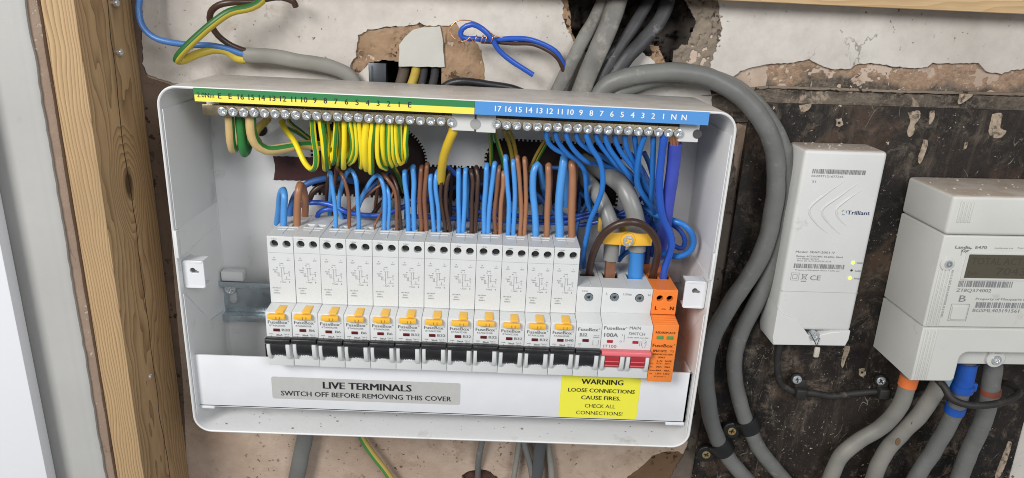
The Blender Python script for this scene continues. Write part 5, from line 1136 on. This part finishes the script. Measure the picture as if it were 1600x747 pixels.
for q_ in ((-.0016, .0020, -.0011, -.0016), (.0016, .0020, .0011, -.0016), (-.002, .002, .002, .002), (-.0011, -.0016, .0011, -.0016), (-.0024, .0026, .0024, -.0022), (.0024, .0026, -.0024, -.0022)): line2(mb, a.x + q_[0], a.z + q_[1], a.x + q_[2], a.z + q_[3], yf2, .0003)
line2(mb, a.x - .002, a.z - .0034, a.x + .002, a.z - .0034, yf2, .0007)
for s, y in (('WAN', 411), ('HAN', 423.5), ('PWR', 435.5)): ht(s, 1343 - (y - 411) * .16, y, .0015, .0046, .006)
mb.build('lettering', mat('hub_grey_print', (.20, .20, .20), .6), T)
mb = MB(); ht('Trilliant', 1341.5, 332.5, .0031, .0170, .022); mb.build('logo_lettering', inkblue, T)
a = HL(1319, 332, yy); mb = MB()
for k, (s0, s1) in enumerate(((100, 170), (220, 290), (340, 410))):
    o_ = len(mb.v); n_ = 6
    for i in range(n_ + 1):
        t = math.radians(s0 + (s1 - s0) * i / n_); mb.v += [(a.x + .0014 * math.cos(t), yf2, a.z + .0014 * math.sin(t)), (a.x + .0021 * math.cos(t), yf2, a.z + .0021 * math.sin(t))]
    for i in range(n_): mb.f.append((o_ + 2 * i, o_ + 2 * i + 1, o_ + 2 * i + 3, o_ + 2 * i + 2)); mb.m.append(1 if k == 0 else 0)
mb.build('logo_mark', [mat('grey_blue_mark', (.20, .27, .36), .5), mat('olive_mark', (.30, .36, .06), .5)], T)
for (x, y, m_) in ((1333, 410.5, ledm), (1330.5, 422.5, holem), (1328, 434.5, ledm)):
    p = HL(x, y, yy); mb = MB(); mb.cyl((p.x, yf + .0002, p.z), .0013 if m_ is ledm else .0009, (0, -.0006, 0), 14); mb.build('indicator_light', m_, T, bevel=.0002)
# plaster crumbs on top
r_ = random.Random(12)
def crumbs(T_, x0, x1, y0, y1, z, n_, name='plaster_crumbs', s=(.0004, .0016)):
    mb = MB()
    for k in range(n_):
        x, y = r_.uniform(x0, x1), r_.uniform(y0, y1); q = r_.uniform(*s) ** 1.0
        if r_.random() < .6: q *= .5
        v = []
        for i in range(6):
            t = i * math.pi / 3; rr = q * r_.uniform(.6, 1.1); v.append((x + rr * math.cos(t), y + rr * math.sin(t), z))
        v.append((x, y, z + q * r_.uniform(.4, .9))); mb.add(v, [(i, (i + 1) % 6, 6) for i in range(6)] + [tuple(range(5, -1, -1))])
    o = mb.build(name, dustcr, T_, angle=10); o['kind'] = 'stuff'; return o
dustcr = mat('crumb_plaster', (.46, .40, .34), .9)
crumbs(T, -.028, .028, yf + .004, -.002, .0745, 34, s=(.0003, .0020))

# ================================================================== ELECTRICITY METER
MX, MZ = .3540, .0
T = thing('electricity_meter', 'large cream white electricity meter with a dim olive display', 'meter', (MX, .009, MZ), roty=-.026)
inv2 = (Matrix.Translation((MX, .009, MZ)) @ Matrix.Rotation(-.026, 4, 'Y')).inverted()
def ML(px, py, Y): return inv2 @ U(px, py, Y)
YM = -.0490
yf = YM - .009
W_ = .172
tz = ML(1490, 306, YM).z; s1 = ML(1476, 368, YM).z; s2 = ML(1449, 512, YM).z; bz = ML(1433, 595, YM).z
mb = MB(); mb.box(0, W_, yf, 0, s1 + .0003, tz); mb.build('top_cover', meterm, T, bevel=.0028, seg=4, angle=50)
mb = MB(); mb.box(.0004, W_ - .0004, yf + .0010, 0, s2 + .0003, s1 - .0003); mb.build('case', meterm, T, bevel=.0012, seg=3, angle=50)
nx0 = ML(1495, 575, YM).x; nz1 = ML(1530, 551, YM).z
prof = [(0, s2 - .0003), (0, bz), (nx0 - .002, bz), (nx0, bz + .002)] + [(nx0 + .006 + .006 * math.cos(math.radians(a)), nz1 - .006 + .006 * math.sin(math.radians(a))) for a in (180, 157, 135, 112, 90)] + [(W_ - nx0 - .006, nz1), (W_ - nx0, nz1 - .006), (W_ - nx0, bz), (W_, bz), (W_, s2 - .0003)]
mb = MB(); sheet(mb, [prof], yf, -yf - .0005, .0010); mb.build('lower_cover', meterm, T, angle=40)
mb = MB(); mb.box(nx0 + .002, W_ - nx0 - .002, yf + .012, 0, ML(1560, 584, YM).z + .0015, s2 - .0006); mb.build('terminal_block', meterm, T, bevel=.0008)
# grooved bands at the left corner
for z0, z1 in ((s1 + .010, tz - .004), (s2 + .002, s1 - .026), (bz + .0008, s2 - .002)):
    for k in range(4):
        mb = MB(); x = .0022 + k * .0026 + (.0035 if z0 > s1 else 0); mb.box(x, x + .0015, yf - .0008 + (.001 if z1 < s1 and z0 > s2 else 0), yf + .002, z0, z1); mb.build('raised_rib', meterm, T, bevel=.0004)
yc_ = yf + .0009
a = ML(1511, 398, YM); b = ML(1511, 435, YM); dz0, dz1 = b.z, a.z; dx0 = (a.x + b.x) / 2
mb = MB(); sheet(mb, [rrect(dx0 - .0022, dx0 + .078, dz0 - .0016, dz1 + .0016, .001), rrect(dx0, dx0 + .0755, dz0, dz1, .0006)], yc_ - .0006, .0012, .0003); d = mb.build('display_frame', meterm, T, angle=40)
mb = MB(); mb.box(dx0 - .0005, dx0 + .076, yc_ - .00005, yc_ + .001, dz0 - .0004, dz1 + .0004); d = mb.build('display', lcd, T)
mb = MB(); text(mb, 'TOTAL ACT IMP', dx0 + .028, dz1 - .0050, yc_ - .0001, .0052, .050); text(mb, '[wh', dx0 + .006, dz0 + .0040, yc_ - .0001, .0028, .007); text(mb, '7043218', dx0 + .043, dz0 + .0055, yc_ - .0001, .0056, .040); mb.build('display_digits', lcdseg, d)
mb = MB()
def mt_(s, px, py, hh, ww=None, bold=0): p = ML(px, py, YM); text(mb, s, p.x, p.z, yc_ - .0002, hh, ww, bold, left=True)
mt_('Landis', 1494, 386.5, .0023, .0108, .015); mt_('Gyr', 1504.5, 392, .0023, .0052, .015); mt_('+', 1516, 389, .0020, .0018, .015); mt_('E470', 1525.5, 387, .0022, .0083, .008)
p0, p1 = ML(1504, 390, YM), ML(1502.5, 400, YM); line2(mb, p0.x, p0.z, p1.x, p1.z, yc_ - .0002, .0003)
mb.build('logo_lettering', inkg, T)
mb = MB(); mt_('Landismeter Ltd', 1556, 388, .0010, .0130); mt_('Peterborough', 1592, 388, .0010, .0110)
a = ML(1500, 439, YM); barcode(mb, a.x, a.x + .0400, a.z - .0050, a.z - .0002, yc_ - .0002, 15, .0005); mt_('Z18Q374002', 1495.5, 454, .0027, .0260); mt_('B', 1500, 467, .0052, .0050); mt_('Property of Macquarie Energy', 1526, 467.5, .0018, .046)
a = ML(1526.5, 474, YM); barcode(mb, a.x, a.x + .0500, a.z - .0038, a.z + .0006, yc_ - .0002, 25, .0005); mt_('BGSML403191561', 1521, 485.5, .0027, .0350)
p = ML(1480, 460, YM); text(mb, '236/24.3 31 ENGLAND E ACR LZ02 31 01/02', p.x + .0005, p.z, yc_ - .0002, .0013, .038, 0, rot=math.pi / 2)
a = ML(1499, 489, YM); r2_ = .0068
for q_ in ((-1, -1, 1, -1), (1, -1, 1, 1), (1, 1, -1, 1), (-1, 1, -1, -1)): line2(mb, a.x + q_[0] * r2_, a.z + q_[1] * r2_, a.x + q_[2] * r2_, a.z + q_[3] * r2_, yc_ - .0002, .00025)
mb.build('lettering', inkl, T)
mb = MB(); sheet(mb, [rrect(a.x - .0056, a.x + .0056, a.z - .0056, a.z + .0056, .0012)], yc_ - .0010, .0012, .0004); mb.build('push_button', meterm, T)
a = ML(1481, 413, YM); mb = MB(); mb.cyl((a.x, yc_ + .0003, a.z), .0052, (0, -.0012, 0), 24); mb.build('port_rim', meterm, T, bevel=.0006); mb = MB(); mb.cyl((a.x + .0006, yc_ - .0010, a.z), .0030, (0, -.0002, 0), 20); mb.build('port', mat_dk2, T); screw(T, (a.x + .001, yc_ - .0013, a.z), .0022, zinc)
a = ML(1556, 561, YM + .01); mb = MB(); mb.cyl((a.x, yf + .013, a.z), .0072, (0, -.0035, 0), 28); mb.box(a.x - .0062, a.x + .0062, yf + .0101, yf + .0127, a.z + .001, a.z + .0075); mb.build('screw_tab', meterm, T, bevel=.0006)
screw(T, (a.x, yf + .0085, a.z - .0006), .0040, steel); mb = MB(); mb.box(a.x - .0026, a.x + .0026, yf + .0092, yf + .0098, a.z + .0050, a.z + .0057); mb.build('tab_slot', mat_dk2, T)
crumbs(T, .004, .16, yf + .004, -.002, tz, 70, s=(.0002, .0016))

dk = random.Random(3)
mb = MB()
for k in range(110):
    x, y = dk.uniform(-.17, .17), dk.uniform(-.072, -.008); z_ = -g + .0023; q = dk.uniform(.0002, .0007) * (1 if dk.random() < .8 else 1.8); v = []
    for i in range(5): t = i * 1.2566; rr = q * dk.uniform(.6, 1.1); v.append((x + rr * math.cos(t), y + rr * math.sin(t), z_))
    v.append((x, y, z_ + q * .8)); mb.add(v, [(i, (i + 1) % 5, 5) for i in range(5)])
tag(mb.build('drilling_crumbs', mat('brown_crumbs', (.22, .16, .12), .9), CU, angle=10), kind='stuff')
mb = MB()
for k in range(60):
    x, y = dk.uniform(-.16, .17), dk.uniform(-.068, -.004); z_ = g; q = dk.uniform(.0002, .0009); v = []
    for i in range(5): t = i * 1.2566; rr = q * dk.uniform(.6, 1.1); v.append((x + rr * math.cos(t), y + rr * math.sin(t), z_))
    v.append((x, y, z_ + q * .6)); mb.add(v, [(i, (i + 1) % 5, 5) for i in range(5)])
tag(mb.build('plaster_crumbs', dustcr, CU, angle=10), kind='stuff')
# cables under the meter
MC = 'tails under the meter'
o = wire('meter_tail', greyl, [(1424, 575, -.012), (1419, 597, -.012), (1408, 631, -.010), (1381, 664, -.006), (1344, 688, -.003), (1316, 710, -.002), (1296, 750, -.002), (1285, 790, -.002)], 25, 'grey meter tail with an orange collar, leftmost under the meter', 'cable', MC, n=22)
mb = MB(); P = U(1421.5, 588, -.012); Q = U(1417, 603, -.012); tube(mb, [P, (P + Q) / 2, Q], .0072, 22); mb.build('collar', orangec, o, angle=40)
o = wire('meter_tail', greyl, [(1476, 580, -.016), (1465, 604, -.016), (1442, 641, -.012), (1407.5, 678, -.006), (1382, 708, -.003), (1364, 750, -.002), (1355, 790, -.002)], 26, 'grey meter tail with two brown smudges, second under the meter', 'cable', MC, n=22)
for x, y in ((1428, 664), (1404, 692)):
    c = U(x, y, -.0155); mb = MB(); sheet(mb, [[(c.x + .0018 * math.cos(t) * (1 + .1 * math.sin(3 * t)), c.z + .0036 * math.sin(t)) for t in [i * math.pi / 8 for i in range(16)]]], c.y + .0009, .0012, .0003); mb.build('brown_smudge', mat('brown_smudge', (.16, .09, .045), .7), o)
mb = MB(); P = U(1475, 586, -.016); Q = U(1468, 601, -.016); tube(mb, [P, Q], .0070, 22); mb.build('collar', mat('pale_blue_tape', (.25, .38, .45), .5), o, angle=40)
o = wire('meter_tail', greyn, [(1512, 560, -.018), (1506, 590, -.018), (1497, 628, -.014), (1480, 668, -.008), (1458, 705, -.004), (1430, 750, -.002), (1415, 790, -.002)], 26, 'grey meter tail with blue sleeves, third under the meter', 'cable', MC, n=22)
for P_, rr in (((( 1511, 566, -.018), (1508.5, 578, -.018), (1506, 590, -.018), (1504, 600, -.0172)), .0078), (((1504.5, 599, -.0172), (1502, 609, -.0165)), .0088), (((1494.5, 633, -.0135), (1491, 643, -.0122)), .0078)):
    mb = MB(); tube(mb, [U(*q) for q in P_], rr, 22); mb.build('blue_sleeve', bluetape, o, angle=40)
c = U(1522, 607, -.022); mb = MB(); mb.box(c.x - .004, c.x + .003, c.y, c.y + .006, c.z - .0035, c.z + .0040); mb.build('sleeve_lug', bluetape, o, bevel=.001)
o = wire('meter_tail', greyn, [(1552, 560, -.012), (1549, 594, -.012), (1545, 625, -.011), (1533, 664, -.007), (1512, 711, -.003), (1498, 750, -.002), (1485, 790, -.002)], 27, 'grey meter tail with a rusty ring, rightmost under the meter', 'cable', MC, n=22)
mb = MB(); P = U(1548, 607, -.0115); Q = U(1547, 615, -.0115); tube(mb, [P, Q], .0078, 22); mb.build('rusty_ring', mat('rusty_ring', (.28, .075, .045), .5, var=.3), o, angle=40)
wire('black_flex', blackc, [(1462, 590, -.024), (1474.5, 603, -.030), (1486, 622, -.036), (1511, 632, -.040), (1551, 632, -.040), (1583, 622, -.034), (1592, 611, -.022), (1580, 601, -.012), (1562, 597, -.002), (1545, 592, .001)], 11, 'dusty black flex looped round the tails under the meter', 'cable', MC)
wire('black_flex', blackc, [(1222, 525, -.004), (1217, 545, -.003), (1214, 574, .0), (1221, 600, .003), (1238, 611, .003), (1267, 614, .003), (1297, 619, .003), (1334, 614.5, .003), (1374, 612, .003), (1401, 616, .003), (1440, 614, .003), (1480, 600, .0)], 11, 'thin black flex running from the hub across the board', 'cable', 'flex on the board')
for (sx, sy), (cx_, cy_), lb in (((1246, 594), (1249, 613), 'small black clip under the hub with a silver screw above it'), ((1377.5, 596), (1378, 613), 'small black clip near the meter with a silver screw above it')):
    s = U(sx, sy, .002); c = U(cx_, cy_, .002); T = thing('cable_clip', lb, 'clip', (s.x, .006, s.z), 'small flex clips')
    mb = MB(); mb.cyl((0, 0, 0), .0056, (0, -.003, 0), 20); mb.build('clip_foot', blackp, T, bevel=.0008)
    mb = MB(); d = c - s; mb.box(d.x - .0046, d.x + .0046, -.0095, .0028, d.z - .0045, d.z + .0050); mb.box(d.x - .0046, d.x + .0046, -.004, .0, d.z, .0); mb.build('clip_strap', blackc, T, bevel=.0014, seg=3)
    screw(T, (0, -.0040, 0), .0039, mat_scr)
